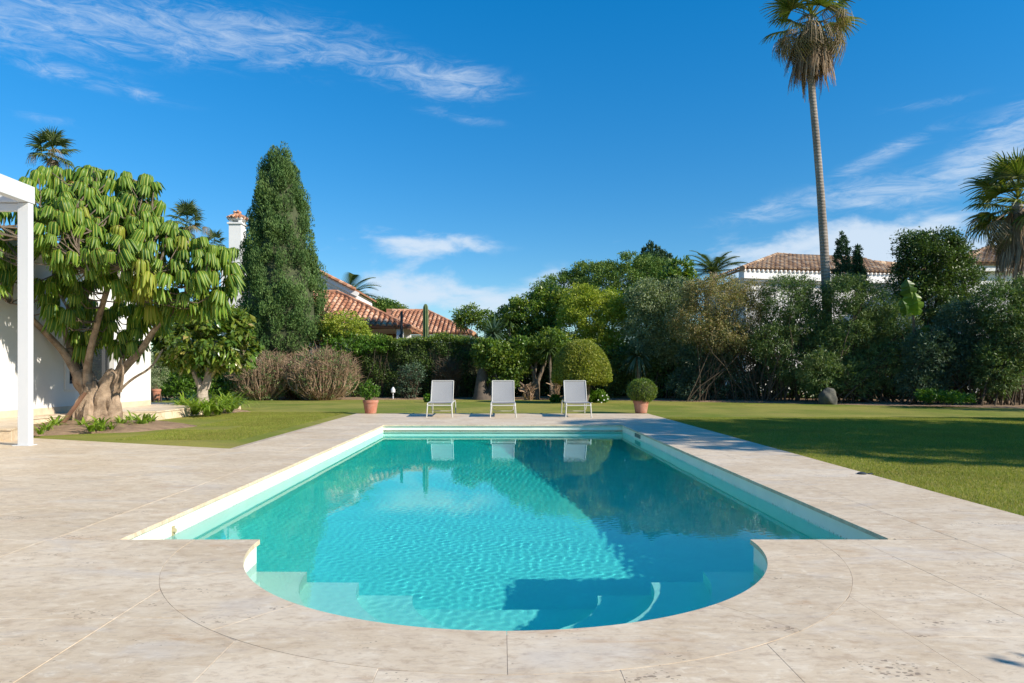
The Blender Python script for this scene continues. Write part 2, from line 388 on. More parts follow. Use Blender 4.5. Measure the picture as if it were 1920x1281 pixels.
wat = link('water', water(), wm, None); tag(wat, 'clear turquoise water filling the swimming pool', 'water', kind='structure')
# the water's own colour: a body of even absorption that fills the basin up to just over the surface
vm, nt, bs, out = new_mat('water_body'); nt.nodes.remove(bs)
va = N(nt, 'ShaderNodeVolumeAbsorption'); va.inputs['Color'].default_value = WATER_COL; va.inputs['Density'].default_value = WATER_DEN
L(nt, va.outputs[0], out.inputs['Volume'])
wb = MB(); wb.prism([(PX0 - .06, PY0 - CR - .07), (PX1 + .06, PY0 - CR - .07), (PX1 + .06, PY1 + .03), (PX0 - .06, PY1 + .03)], -2.6, WZ + .014)
wbo = wb.build('water_body', vm, wat)
wat.cycles.is_caustics_caster = True
sun_d.cycles.is_caustics_light = True
for o in pool.children:
    if o.name.split('.')[0] in ('basin', 'step'): o.cycles.is_caustics_receiver = True

# ------------------------------------------------------------------ paving
terrace = tag(empty('terrace', (0, 0, 0)), 'pale travertine terrace round the pool', kind='structure')
GAP = .0014; SR = CR + .388
def slab_poly(poly, name='slab', z1=0.0, th=.03):
    cx = sum(p[0] for p in poly) / len(poly); cy = sum(p[1] for p in poly) / len(poly)
    n = len(poly); dz = random.uniform(-.0008, .0008)
    mb = MB(); P = [(x - cx, y - cy) for x, y in poly]
    b = .0010; Q = []
    for (x, y) in P:
        l = math.hypot(x, y); Q.append((x * (1 - b / l), y * (1 - b / l)))
    V = [(x, y, -th) for x, y in P] + [(x, y, -b + dz) for x, y in P] + [(x, y, dz) for x, y in Q]
    Fc = [tuple(range(2 * n, 3 * n))] + [(i, (i + 1) % n, n + (i + 1) % n, n + i) for i in range(n)] + [(n + i, n + (i + 1) % n, 2 * n + (i + 1) % n, 2 * n + i) for i in range(n)] + [tuple(range(n))[::-1]]
    mb.add(V, Fc); o = mb.build(name, M['stone'], terrace); o.location = (cx, cy, z1); return o
def minus_disc(poly, c, r):
    """polygon minus a disc that it meets in one bite"""
    P = []
    n = len(poly)
    for i in range(n):
        a, b = poly[i], poly[(i + 1) % n]; k = max(2, int(math.hypot(b[0] - a[0], b[1] - a[1]) / .01))
        P += [(a[0] + (b[0] - a[0]) * t / k, a[1] + (b[1] - a[1]) * t / k) for t in range(k)]
    ins = [math.hypot(x - c[0], y - c[1]) < r for x, y in P]
    if all(ins): return None
    if not any(ins): return poly
    s = next(i for i in range(len(P)) if ins[i] and not ins[i - 1]); P = P[s:] + P[:s]; ins = ins[s:] + ins[:s]
    m = next(i for i in range(len(P)) if not ins[i]); outp = P[m:]
    if sum(ins[m:]): return None
    a0 = math.atan2(outp[-1][1] - c[1], outp[-1][0] - c[0]); a1 = math.atan2(outp[0][1] - c[1], outp[0][0] - c[0])
    d = (a1 - a0 + math.pi) % (2 * math.pi) - math.pi; k = max(2, int(abs(d) / .05))
    arcp = [(c[0] + r * math.cos(a0 + d * t / k), c[1] + r * math.sin(a0 + d * t / k)) for t in range(k + 1)]
    keep = [p for i, p in enumerate(outp) if i == 0 or i == len(outp) - 1 or any(math.hypot(p[0] - q[0], p[1] - q[1]) < 1e-6 for q in poly)]
    return keep + arcp[1:-1]
def rect(x0, y0, x1, y1):
    g = GAP / 2; return [(x0 + g, y0 + g), (x1 - g, y0 + g), (x1 - g, y1 - g), (x0 + g, y1 - g)]
OV = .022
CW = .43
XL, XR = -3.74, 3.85; YF = 18.2
# coping along the long sides and the far end
for side in (-1, 1):
    xa, xb = (PX0 + OV - CW, PX0 + OV) if side < 0 else (PX1 - OV, PX1 - OV + CW)
    y = PY0 + .012 if side < 0 else PY0 + .03
    y0 = y; k = 0; ln = (PY1 - OV - y0) / 8
    for k in range(8): slab_poly(rect(xa, y0 + ln * k, xb, y0 + ln * (k + 1)), 'coping_slab')
xa, xb = PX0 + OV - CW, PX1 - OV + CW
for k in range(5): slab_poly(rect(xa + (xb - xa) * k / 5, PY1 - OV, xa + (xb - xa) * (k + 1) / 5, PY1 - OV + CW), 'coping_slab')
# ring of the Roman end: five pieces
ri = CR - OV; seg = 14; bounds = [180, 206, 232, 270, 308, 334, 360]
for a, b in zip(bounds[:-1], bounds[1:]):
    a_, b_ = R(a) + .0006, R(b) - .0006
    inn = [(CX + ri * math.cos(a_ + (b_ - a_) * k / seg), PY0 - OV * 0 + ri * math.sin(a_ + (b_ - a_) * k / seg)) for k in range(seg + 1)]
    outr = [(CX + (SR - .001) * math.cos(a_ + (b_ - a_) * k / seg), PY0 + (SR - .001) * math.sin(a_ + (b_ - a_) * k / seg)) for k in range(seg, -1, -1)]
    cx = sum(p[0] for p in inn + outr) / (2 * seg + 2); cy = sum(p[1] for p in inn + outr) / (2 * seg + 2)
    mb = MB(); nn = seg + 1; V = []; Fc = []
    for z in (-.03, 0): V += [(x - cx, y - cy, z) for x, y in inn + outr]
    o2 = 2 * nn
    for k in range(seg):
        Fc.append((o2 + k, o2 + 2 * nn - 1 - k, o2 + 2 * nn - 2 - k, o2 + k + 1))
        Fc.append((k, k + 1, 2 * nn - 2 - k, 2 * nn - 1 - k))
    for i in range(2 * nn): Fc.append((i, (i + 1) % (2 * nn), o2 + (i + 1) % (2 * nn), o2 + i))
    mb.add(V, Fc); o = mb.build('coping_slab', M['stone'], terrace); o.location = (cx, cy, 0)
# slabs of the near field, in columns, bitten by the ring
cols = [-3.74, -2.88, -2.27, -1.66, -1.05, -.44, .42, 1.03, 1.64, 2.25, 2.90, XR]
for ci in range(len(cols) - 1):
    a, b = cols[ci], cols[ci + 1]; w = b - a
    off = random.Random(ci * 7 + 1).uniform(0, 1.1); y = PY0 + .012 if (a < PX0 or b > PX1) else PY0 - .0
    y = PY0; first = True
    while y > -2.2:
        y2 = y - (1.22 if not first else .35 + off); first = False
        poly = rect(a, y2, b, y)
        near = minus_disc(poly, (CX, PY0), SR + .001)
        if near and len(near) > 2 and not (b <= CX + SR and a >= CX - SR and y2 > PY0 - .3): slab_poly(near)
        y = y2
# long strips beside the pool, and the far end
def field(x0, x1, y0, y1, w, l, seed, jit=True):
    rr = random.Random(seed); nx = max(1, round((x1 - x0) / w)); out_ = []
    for i in range(nx):
        a, b = x0 + (x1 - x0) * i / nx, x0 + (x1 - x0) * (i + 1) / nx; y = y0; f = True
        while y < y1 - .01:
            y2 = y + (l if not f else l * rr.uniform(.35, 1)); f = False
            if y1 - y2 < .3: y2 = y1
            y2 = min(y2, y1); slab_poly(rect(a, y, b, y2)); y = y2
field(XL, PX0 + OV - CW, PY0, PY1 - OV + CW, .9, 1.3, 5)
field(PX1 - OV + CW, XR, PY0, PY1 - OV + CW, .95, 1.45, 6)
# far end: slabs run across
yy = PY1 - OV + CW; k = 0
while yy < YF - .01:
    y2 = min(YF, yy + .72); xx = XL - .1; 
    first = True
    while xx < XR - .01:
        x2 = xx + (1.3 if not first else (.7 if k % 2 else 1.3)); first = False
        if XR - x2 < .35: x2 = XR
        x2 = min(x2, XR); slab_poly(rect(xx, yy, x2, y2)); xx = x2
    yy = y2; k += 1
# left terrace, clipped by its slanting edge to the lawn
EA, EB = (-3.80, 9.66), (-7.65, 11.25)
def edge_y(x): t = (x - EA[0]) / (EB[0] - EA[0]); return EA[1] + (EB[1] - EA[1]) * t
row = 0; y = -2.2
while y < 13:
    y2 = y + .92; x = -3.74 - (.0 if row % 2 else .7)
    xs_ = [-3.74]
    while x > -12.5:
        x -= 1.4; xs_.append(x)
    for i in range(len(xs_) - 1):
        b, a = xs_[i], xs_[i + 1]
        poly = rect(a, y, b, y2)
        q = [(px_, min(py_, edge_y(px_))) for px_, py_ in poly]
        if q[2][1] > q[1][1] + .05 or q[3][1] > q[0][1] + .05:
            if q[2][1] <= q[1][1] + .01: # lawn edge crosses the lower side
                t = (y - edge_y(a)) / (edge_y(b) - edge_y(a)); xc = a + (b - a) * t
                q = [(a + .001, y + .001), (xc, y + .001), (a + .001, edge_y(a))]
            elif edge_y(b) < y2 < edge_y(a):
                t = (y2 - edge_y(a)) / (edge_y(b) - edge_y(a)); xc = a + (b - a) * t
                q = [(a + .001, y + .001), (b - .001, y + .001), (b - .001, edge_y(b)), (xc, y2 - .001), (a + .001, y2 - .001)]
            slab_poly(q)
    y = y2; row += 1
# mortar bed under the slabs, seen only in the joints
bed = MB(); zb = -.0045 - .0
def sheet(mb, x0, y0, x1, y1, z): mb.add([(x0, y0, z), (x1, y0, z), (x1, y1, z), (x0, y1, z)], [(0, 1, 2, 3)])
zb = -.0017
sheet(bed, XL - .09, PY0 - .0, PX0 - .02, YF, zb); sheet(bed, PX1 + .02, PY0, XR - .01, YF, zb); sheet(bed, PX0 - .02, PY1 + .02, PX1 + .02, YF, zb)
sheet(bed, -12.4, -2.2, CX - CR - .3, PY0, zb); sheet(bed, CX + CR + .3, -2.2, XR - .01, PY0, zb); sheet(bed, CX - CR - .3, -2.2, CX + CR + .3, PY0 - CR - .3, zb)
for k in range(n):
    (xa, ya), (xb, yb) = arc[k], arc[k + 1]
    f = lambda x, y: (CX + (x - CX) * 1.012, PY0 + (y - PY0) * 1.012)
    a_, b_ = f(xa, ya), f(xb, yb)
    def outp(x, y):
        dx, dy = x - CX, y - PY0; s = min((CR + .3) / max(abs(dx), 1e-6), (CR + .3) / max(abs(dy), 1e-6)); return (CX + dx * s, PY0 + dy * s)
    c_, d_ = outp(xb, yb), outp(xa, ya)
    bed.add([(*a_, zb), (*d_, zb), (*c_, zb), (*b_, zb)], [(0, 1, 2, 3)])
bed.add([(-12.4, PY0, zb), (-3.83, PY0, zb), (-3.83, EA[1] - .02, zb), (-7.65, 11.2, zb), (-12.4, 13.1, zb)], [(0, 1, 2, 3, 4)])
o = bed.build('mortar_bed', M['joint'], terrace)
# ------------------------------------------------------------------ ground, lawn, beds
def leaf_mat(name, cols, rough=.5, trans=.28, spec=.35, hue_obj=False, tcol=None, world_pos=False):
    """cols: colours spread over the leaves by a random value per leaf"""
    m, nt, bs, out = new_mat(name)
    at_ = N(nt, 'ShaderNodeAttribute'); at_.attribute_name = 'rnd'; at_.attribute_type = 'GEOMETRY'
    k = len(cols); st = [(i / max(1, k - 1), c) for i, c in enumerate(cols)]
    c = ramp(nt, at_.outputs['Fac'], st)
    p = N(nt, 'ShaderNodeNewGeometry').outputs['Position'] if world_pos else objpos(nt, False); nz = noise_n(nt, p, .9, 6 if world_pos else 4, .65 if world_pos else .55)
    hs = N(nt, 'ShaderNodeHueSaturation'); L(nt, c, hs.inputs['Color'])
    L(nt, math_n(nt, 'MULTIPLY_ADD', nz, .9 if world_pos else .5, .5 if world_pos else .75), hs.inputs['Value']); L(nt, math_n(nt, 'MULTIPLY_ADD', nz, .05, .475), hs.inputs['Hue'])
    L(nt, hs.outputs[0], bs.inputs['Base Color']); bs.inputs['Roughness'].default_value = rough; bs.inputs['Specular IOR Level'].default_value = spec
    if trans > 0:
        tl = N(nt, 'ShaderNodeBsdfTranslucent'); mx = N(nt, 'ShaderNodeMixShader'); mx.inputs[0].default_value = trans
        t2 = mix_c(nt, 1.0, hs.outputs[0], tcol or (1.5, 1.6, .55), 'MULTIPLY'); L(nt, t2, tl.inputs['Color'])
        L(nt, bs.outputs[0], mx.inputs[1]); L(nt, tl.outputs[0], mx.inputs[2]); L(nt, mx.outputs[0], out.inputs['Surface'])
    return m
M['bark'] = plain('grey_brown_bark', (.21, .165, .12), .9, .3, 9, .8, .02, .2)
M['bark_dark'] = plain('dark_bark', (.085, .068, .052), .9, .3, 9, .7, .02, .2)
M['twig'] = plain('bare_twigs', (.40, .28, .185), .9, .22, 3, 0, 0, .1, col2=(.22, .15, .10))
M['twig_dark'] = plain('dark_twigs', (.11, .085, .06), .9, .2, 4, 0, 0, .1)
M['soil'] = plain('dry_soil', (.37, .255, .165), .95, .22, 5, 1, .03, .1, col2=(.21, .145, .095))
M['leaf_core'] = plain('dark_core', (.06, .075, .03), .9, .2, 8, 0)  # solid cores added inside crowns; dark colour stands for inner shade

def lawn_mat():
    m, nt, bs, out = new_mat('mown_grass')
    geo = N(nt, 'ShaderNodeNewGeometry'); p = geo.outputs['Position']
    a = noise_n(nt, p, .35, 5, .6, .5); b = noise_n(nt, p, 1.7, 8, .72, .4); c = noise_n(nt, p, 70, 4, .7)
    col = mix_c(nt, smooth(nt, a, .36, .62), (.18, .225, .03), (.34, .31, .07))
    col = mix_c(nt, math_n(nt, 'MULTIPLY', smooth(nt, b, .45, .68), .6), col, (.25, .215, .07))
    col = mix_c(nt, math_n(nt, 'MULTIPLY', smooth(nt, c, .42, .7), .5), col, (.05, .075, .01))
    L(nt, col, bs.inputs['Base Color']); bs.inputs['Roughness'].default_value = .85; bs.inputs['Specular IOR Level'].default_value = .15
    bump(nt, c, .8, .02, bs); return m
M['lawn'] = lawn_mat()
lw = MB(); zl = -.012
sheet(lw, -70, YF, 70, 120, zl); sheet(lw, XR, -40, 70, YF, zl); sheet(lw, -70, 13.1, XL - .1, YF, zl); sheet(lw, -70, -40, -12.4, 13.1, zl)
sheet(lw, -12.4, -40, XR, -2.2, zl)
lw.add([(-12.4, 13.1, zl), (-7.65, 11.2, zl), (-3.84, EA[1] - .02, zl), (-3.84, 13.1, zl)], [(0, 1, 2, 3)])
lawn = tag(lw.build('lawn', M['lawn']), 'green mown lawn round the pool terrace', kind='structure')
far = MB(); far.add([(-1500, 120, -.02), (1500, 120, -.02), (1500, 2500, -.02), (-1500, 2500, -.02)], [(0, 1, 2, 3)]); far.add([(70, -1500, -.03), (1500, -1500, -.03), (1500, 120, -.03), (70, 120, -.03)], [(0, 1, 2, 3)]); far.add([(-1500, -1500, -.03), (-70, -1500, -.03), (-70, 120, -.03), (-1500, 120, -.03)], [(0, 1, 2, 3)]); far.add([(-70, -1500, -.03), (70, -1500, -.03), (70, -40, -.03), (-70, -40, -.03)], [(0, 1, 2, 3)])
tag(far.build('ground', plain('far_ground', (.12, .12, .05), .95, .2, .05, 0)), 'distant ground beyond the garden', kind='structure')

def bed_mesh(name, c, rx, ry, h, label, rot=0.0, zoff=0):
    """low mound of soil with an uneven rim"""
    V = [(0, 0, h)]; rings = 9; seg = 56; Fc = []
    for j in range(1, rings + 1):
        t = j / rings
        for k in range(seg):
            a = 2 * math.pi * k / seg; w = 1 + .07 * math.sin(3 * a + 1) + .05 * math.sin(7 * a)
            x, y = rx * t * w * math.cos(a), ry * t * w * math.sin(a)
            z = h * (1 - t ** 3) + .028 * noise.noise(Vector((x * 4 + c[0], y * 4, 3))) + .018 * noise.noise(Vector((x * 13, y * 13 + c[1], 1)))
            if j == rings: z = -.02
            V.append((x, y, z))
    for k in range(seg): Fc.append((0, 1 + k, 1 + (k + 1) % seg))
    for j in range(rings - 1):
        for k in range(seg): a = 1 + j * seg + k; b = 1 + j * seg + (k + 1) % seg; Fc.append((a, a + seg, b + seg, b))
    mb = MB(); mb.add(V, Fc); o = mb.build(name, M['soil'], None, True); o.location = (c[0], c[1], zoff); o.rotation_euler.z = rot
    return tag(o, label, kind='structure')
B1 = (-8.05, 13.55); B2 = tuple(gnd(392, 772)[:2])
bed_mesh('soil_bed', B1, 1.75, 1.72, .10, 'round soil bed under the big umbrella tree')
bed_mesh('soil_bed', B2, 1.02, .95, .07, 'soil bed under the small round tree')
def long_bed(x0, x1, y0, y1, name='border_soil'):
    nx = 60; ny = 8; V = []; Fc = []
    for j in range(ny + 1):
        for i in range(nx + 1):
            x = x0 + (x1 - x0) * i / nx; y = y0(x) + (y1 - y0(x)) * j / ny + (.12 * noise.noise(Vector((x * .8, 0, 0))) if j == 0 else 0)
            V.append((x, y, (-.02 if j == 0 else .045 + .03 * noise.noise(Vector((x * 3, y * 3, 0))))))
    for j in range(ny):
        for i in range(nx): a = j * (nx + 1) + i; Fc.append((a, a + 1, a + nx + 2, a + nx + 1))
    mb = MB(); mb.add(V, Fc); return tag(mb.build(name, M['soil'], None, True), 'strip of bare soil under the hedges', kind='structure')
def border_y(x):
    pts = [(-16, 27.5), (-7, 28.0), (-1, 28.2), (3, 28.0), (6, 26.6), (10, 24.5), (15.5, 21.2), (24, 16.5)]
    for (xa, ya), (xb, yb) in zip(pts[:-1], pts[1:]):
        if x <= xb: return ya + (yb - ya) * (x - xa) / (xb - xa)
    return pts[-1][1]
long_bed(-16, 24, border_y, 36)

# short grass standing on the lawn where it is near enough to read as blades
def grass():
    r = np.random.default_rng(5); n_ = 5200; S = 1.0
    b = np.stack([r.uniform(-S / 2, S / 2, n_), r.uniform(-S / 2, S / 2, n_), np.zeros(n_)], -1)
    a = r.uniform(0, 6.28, n_); h = r.uniform(.012, .03, n_); w = r.uniform(.0016, .0028, n_); tl = r.uniform(0, .02, n_); ta = r.uniform(0, 6.28, n_)
    sd = np.stack([np.cos(a), np.sin(a), 0 * a], -1) * w[:, None]
    tip = b + np.stack([np.cos(ta) * tl, np.sin(ta) * tl, h], -1)
    V = np.stack([b - sd, b + sd, tip], 1).reshape(-1, 3)
    me = mesh_np('grass_blades', V, np.arange(n_ * 3).reshape(-1, 3), r.random(n_), leaf_mat('grass_blade', [(.12, .17, .02), (.20, .25, .035), (.28, .28, .05), (.38, .32, .12)], .6, .3, .2, world_pos=True))
    src = bpy.data.objects.new('grass_patch', me)
    pts = []
    rr = random.Random(9)
    x = XR + .5
    while x < 13:
        y = 4.2
        while y < 17:
            if x < .80 * y + 1.5: pts.append((x, y, zl))
            y += 1.0
        x += 1.0
    # left lawn: keep clear of terrace and beds
    for i in range(-9, -3):
        for j in range(9, 19):
            x, y = i + .3, j + .5
            if y - .5 > max(edge_y(x - .5), edge_y(x + .5)) and x < XL - .55 and (x - B1[0]) ** 2 + (y - B1[1]) ** 2 > 6.2 and (x - B2[0]) ** 2 + (y - B2[1]) ** 2 > 2.2 and not (x < -7 and y > 15): pts.append((x, y, zl))
    me2 = bpy.data.meshes.new('grass'); me2.from_pydata(pts, [], []); o = link('grass', me2); tag(o, 'short grass blades of the lawn', kind='stuff')
    ng = bpy.data.node_groups.new('grass_scatter', 'GeometryNodeTree'); ng.interface.new_socket('Geometry', in_out='INPUT', socket_type='NodeSocketGeometry'); ng.interface.new_socket('Geometry', in_out='OUTPUT', socket_type='NodeSocketGeometry')
    gi = ng.nodes.new('NodeGroupInput'); go = ng.nodes.new('NodeGroupOutput'); io = ng.nodes.new('GeometryNodeInstanceOnPoints'); ob = ng.nodes.new('GeometryNodeObjectInfo'); ob.inputs['Object'].default_value = src
    rv = ng.nodes.new('FunctionNodeRandomValue'); rv.data_type = 'INT'; rv.inputs['Min'].default_value = 0; rv.inputs['Max'].default_value = 3
    mm = ng.nodes.new('ShaderNodeMath'); mm.operation = 'MULTIPLY'; mm.inputs[1].default_value = math.pi / 2; cx_ = ng.nodes.new('ShaderNodeCombineXYZ')
    ng.links.new(rv.outputs['Value'] if rv.outputs['Value'].enabled else [q for q in rv.outputs if q.enabled][0], mm.inputs[0]); ng.links.new(mm.outputs[0], cx_.inputs[2]); ng.links.new(cx_.outputs[0], io.inputs['Rotation'])
    ng.links.new(gi.outputs[0], io.inputs['Points']); ng.links.new(ob.outputs['Geometry'], io.inputs['Instance']); ng.links.new(io.outputs[0], go.inputs[0])
    md = o.modifiers.new('scatter', 'NODES'); md.node_group = ng
grass()

# ------------------------------------------------------------------ plant builders
def adopt(o, root):
    o.parent = root; o.matrix_parent_inverse = (Matrix.Translation(root.location)).inverted(); return o
def PB(px, py, rx, ry, Y, dy=None, dep=None):
    """crown lobe given by its place and radii in the photograph, at depth Y"""
    Yc = Y + (dy or 0); s = Yc / F; c = at(px, py, Yc)
    return (c.x, c.y, c.z, rx * s, (dep if dep else .8 * rx * s), ry * s)
def sample_crown(blobs, n, clump=.25, per=24, shell=.45, seed=1, flat=.8):
    r = np.random.default_rng(seed); B = np.array(blobs, float)
    w = (B[:, 3] * B[:, 5] + B[:, 3] * B[:, 4] + B[:, 4] * B[:, 5]); w /= w.sum()
    m_ = max(1, n // per)
    k = r.choice(len(B), int(m_ * 1.6), p=w); d = r.normal(size=(len(k), 3)); d /= np.linalg.norm(d, axis=1)[:, None]
    f = 1 - shell * r.random(len(k)) ** 1.6
    c = B[k, :3] + d * B[k, 3:] * f[:, None]
    # throw away clumps buried in other lobes
    keep = np.ones(len(c), bool)
    for j in range(len(B)):
        q = np.linalg.norm((c - B[j, :3]) / B[j, 3:], axis=1); keep &= ~((q < .62) & (k != j) & (r.random(len(c)) < .85))
    c, d = c[keep][:m_], d[keep][:m_]
    i = r.integers(0, len(c), n)
    cs = clump * r.uniform(.6, 1.3, len(c))
    off = r.normal(size=(n, 3)); off /= np.linalg.norm(off, axis=1)[:, None]; off *= (r.random(n) ** .5)[:, None]
    off[:, 2] *= flat
    P = c[i] + off * cs[i][:, None]
    Nn = off * .7 + d[i] * .8 + r.normal(size=(n, 3)) * .45; Nn /= np.linalg.norm(Nn, axis=1)[:, None]
    cr = r.random(len(c)) * .35
    rn = np.clip(cr[i] + r.random(n) * .65, 0, 1)
    P[:, 2] = np.maximum(P[:, 2], .02)
    return P, Nn, rn
def leaves(name, P, Nn, rn, Ln, Wd, mat, parent=None, droop=.0, up=0.0, fold=.25, seed=2, vary=.4):
    """two-triangle folded leaves"""
    r = np.random.default_rng(seed); n = len(P)
    l = Ln * (1 + r.uniform(-vary, vary, n)); w = Wd * (1 + r.uniform(-vary, vary, n)) * .5
    d = Nn + r.normal(size=(n, 3)) * .55; d[:, 2] += up - droop; d /= np.linalg.norm(d, axis=1)[:, None]
    s = np.cross(d, r.normal(size=(n, 3)) + np.array([0, 0, 1.2])); s /= (np.linalg.norm(s, axis=1)[:, None] + 1e-9)
    nn = np.cross(s, d)
    base = P - d * (l * .5)[:, None]; tip = P + d * (l * .5)[:, None]; mid = P - nn * (w * fold * 2)[:, None] * 0
    a = mid + s * w[:, None] + nn * (w * fold)[:, None]; b = mid - s * w[:, None] + nn * (w * fold)[:, None]
    V = np.stack([base, a, tip, b], 1).reshape(-1, 3); i = np.arange(n)[:, None] * 4
    Fc = np.concatenate([i + np.array([[0, 2, 1]]), i + np.array([[0, 3, 2]])], 1).reshape(-1, 3)
    me = mesh_np(name, V, Fc, np.repeat(rn, 2), mat)
    return link(name, me, None, parent)
def stems_mb(mb, base, blobs, n, r0, r1, seed, seg=5, spread=.25, wob=.18, frac=1.0, curl=0):
    rr = random.Random(seed)
    for _ in range(n):
        b = blobs[rr.randrange(len(blobs))]
        e = Vector((b[0] + rr.uniform(-.6, .6) * b[3], b[1] + rr.uniform(-.6, .6) * b[4], b[2] + rr.uniform(-.5, .3) * b[5]))
        s = Vector((base[0] + rr.uniform(-1, 1) * spread, base[1] + rr.uniform(-1, 1) * min(spread, .5), 0))
        pts = []; k = 6; o1 = Vector((rr.uniform(-1, 1), rr.uniform(-1, 1), 0)) * wob; ln = (e - s).length
        for t in range(k + 1):
            u = t / k; p = s.lerp(e, u) + o1 * ln * math.sin(math.pi * u) * .5 + Vector((rr.uniform(-1, 1), rr.uniform(-1, 1), 0)) * .02 * ln
            p.z = s.z + (e.z - s.z) * (u ** .85); pts.append(p)
        rr0 = r0 * rr.uniform(.6, 1.2); mb.tube(pts, [rr0 + (r1 - rr0) * (t / k) for t in range(k + 1)], seg, False)
def shrub(name, label, cat, Y, blobs, n, Ln, Wd, mat, clump=.22, per=22, shell=.5, nst=12, st_r=.03, stmat=None, group=None, seed=1, droop=0, up=0, base_px=None, spread=None, trunk=None, stem_name='stem', foliage='foliage', flat=.8):
    bl = [PB(*b[:4], Y, *(b[4:])) for b in blobs]
    bx = sum(b[0] for b in bl) / len(bl) if base_px is None else (base_px - VX) / F * Y
    root = tag(empty(name, (bx, Y, 0)), label, cat, group)
    if Y > 27 and n > 8000: n = int(n * 1.2); Ln *= 1.12; Wd *= 1.18
    P, Nn, rn = sample_crown(bl, n, clump, per, shell, seed, flat)
    adopt(leaves(foliage, P, Nn, rn, Ln, Wd, mat, None, droop, up, seed=seed + 50), root)
    if nst or trunk:
        mb = MB()
        if nst: stems_mb(mb, (bx, Y), bl, nst, st_r, st_r * .35, seed + 9, 5, spread if spread is not None else .3)
        if trunk:
            for pts, rad in trunk: mb.tube([at(a, b, Y + (c if c else 0)) for a, b, c in pts], [q * Y / F for q in rad], 10, True, .25)
        adopt(mb.build(stem_name, stmat or M['bark_dark'], None, True), root)
    return root

# ------------------------------------------------------------------ leaf colours
LM = {
 'oleander': leaf_mat('oleander_leaf', [(0.057, 0.103, 0.036), (0.098, 0.163, 0.049), (0.146, 0.205, 0.073), (0.211, 0.256, 0.098)], .5, .2, .3),
 'dark': leaf_mat('dark_evergreen_leaf', [(0.032, 0.061, 0.020), (0.054, 0.100, 0.029), (0.086, 0.143, 0.037), (0.129, 0.186, 0.052)], .42, .2, .4),
 'bluish': leaf_mat('bluish_leaf', [(0.047, 0.086, 0.055), (0.078, 0.133, 0.078), (0.118, 0.172, 0.102)], .5, .15, .3),
 'brownish': leaf_mat('brown_green_leaf', [(0.118, 0.146, 0.049), (0.215, 0.226, 0.088), (0.331, 0.264, 0.127), (0.409, 0.272, 0.146)], .6, .2, .25),
 'olive': leaf_mat('grey_olive_leaf', [(0.108, 0.161, 0.063), (0.179, 0.233, 0.108), (0.269, 0.313, 0.171), (0.340, 0.377, 0.233)], .5, .2, .35),
 'yellowgreen': leaf_mat('yellow_green_leaf', [(0.144, 0.206, 0.026), (0.233, 0.296, 0.036), (0.341, 0.386, 0.054), (0.431, 0.449, 0.090)], .5, .32, .3),
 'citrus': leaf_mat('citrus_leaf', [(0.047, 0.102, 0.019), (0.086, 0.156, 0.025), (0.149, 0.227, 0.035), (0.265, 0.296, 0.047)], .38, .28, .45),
 'pine': leaf_mat('pine_needle_green', [(0.047, 0.101, 0.025), (0.085, 0.161, 0.034), (0.144, 0.220, 0.047), (0.220, 0.280, 0.068)], .6, .15, .2),
 'cypress': leaf_mat('cypress_spray', [(0.041, 0.086, 0.026), (0.073, 0.138, 0.040), (0.112, 0.183, 0.052), (0.158, 0.229, 0.070)], .65, .12, .2),
 'bright': leaf_mat('bright_green_leaf', [(.04, .10, .012), (.07, .16, .016), (.11, .21, .025), (.17, .26, .04)], .42, .32, .4),
 'magnolia': leaf_mat('glossy_broad_leaf', [(0.046, 0.104, 0.019), (0.078, 0.156, 0.023), (0.130, 0.208, 0.033), (0.221, 0.260, 0.039), (0.338, 0.260, 0.104)], .28, .25, .6),
 'hedge': leaf_mat('shaded_hedge_leaf', [(0.032, 0.061, 0.019), (0.054, 0.094, 0.025), (0.086, 0.143, 0.032), (0.143, 0.215, 0.043)], .45, .22, .35),  # dark tones put the shade of the hedge face into its leaves
 'dome': leaf_mat('clipped_leaf', [(0.114, 0.157, 0.025), (0.200, 0.237, 0.036), (0.286, 0.300, 0.051), (0.358, 0.358, 0.086)], .5, .3, .3),
 'conifer': leaf_mat('blue_conifer', [(0.026, 0.058, 0.029), (0.046, 0.091, 0.042), (0.072, 0.124, 0.052)], .6, .1, .2),
 'straw': leaf_mat('dead_frond_straw', [(.14, .10, .065), (.22, .155, .10), (.32, .235, .155), (.40, .31, .21)], .8, .2, .1, tcol=(1.2, 1, .7)),
 'palm': leaf_mat('palm_leaf', [(.045, .08, .018), (.08, .12, .022), (.13, .165, .03), (.20, .20, .05)], .42, .25, .4),
 'palmfar': leaf_mat('far_palm_leaf', [(.05, .085, .03), (.08, .12, .04), (.12, .15, .055)], .5, .2, .3),
 'strap': leaf_mat('strap_leaf', [(0.072, 0.156, 0.014), (0.132, 0.240, 0.024), (0.216, 0.324, 0.036), (0.324, 0.396, 0.072)], .36, .35, .45),
}
# ------------------------------------------------------------------ white house on the left
M['plaster'] = plain('white_plaster', (.70, .69, .67), .85, .03, 1.2, .15, .01, .2)
M['plaster_far'] = plain('white_render', (.76, .755, .74), .9, .05, 1.0, .1, .01, .2)
M['paint'] = plain('white_powder_coat', (.56, .575, .59), .35, .01, 2, 0, 0, .5)
M['skirt'] = plain('beige_skirting', (.62, .50, .37), .6, .1, 6, .1)
M['glass_dark'] = plain('dark_window_glass', (.02, .025, .03), .06, .1, 2, 0, 0, .8)
M['frame_dark'] = plain('dark_window_frame', (.05, .055, .06), .4)
house = tag(empty('white_house', (-9.53, 12, 0)), 'white plastered house wall dappled with tree shadow at the left', 'house')
def hp(mb, name, mat, root, **k): o = mb.build(name, mat, None, **k); return adopt(o, root)
WX = -9.53; wy0, wy1 = 15.15, 16.9; wz0, wz1 = .83, 2.2; HT = 3.45
w = MB()
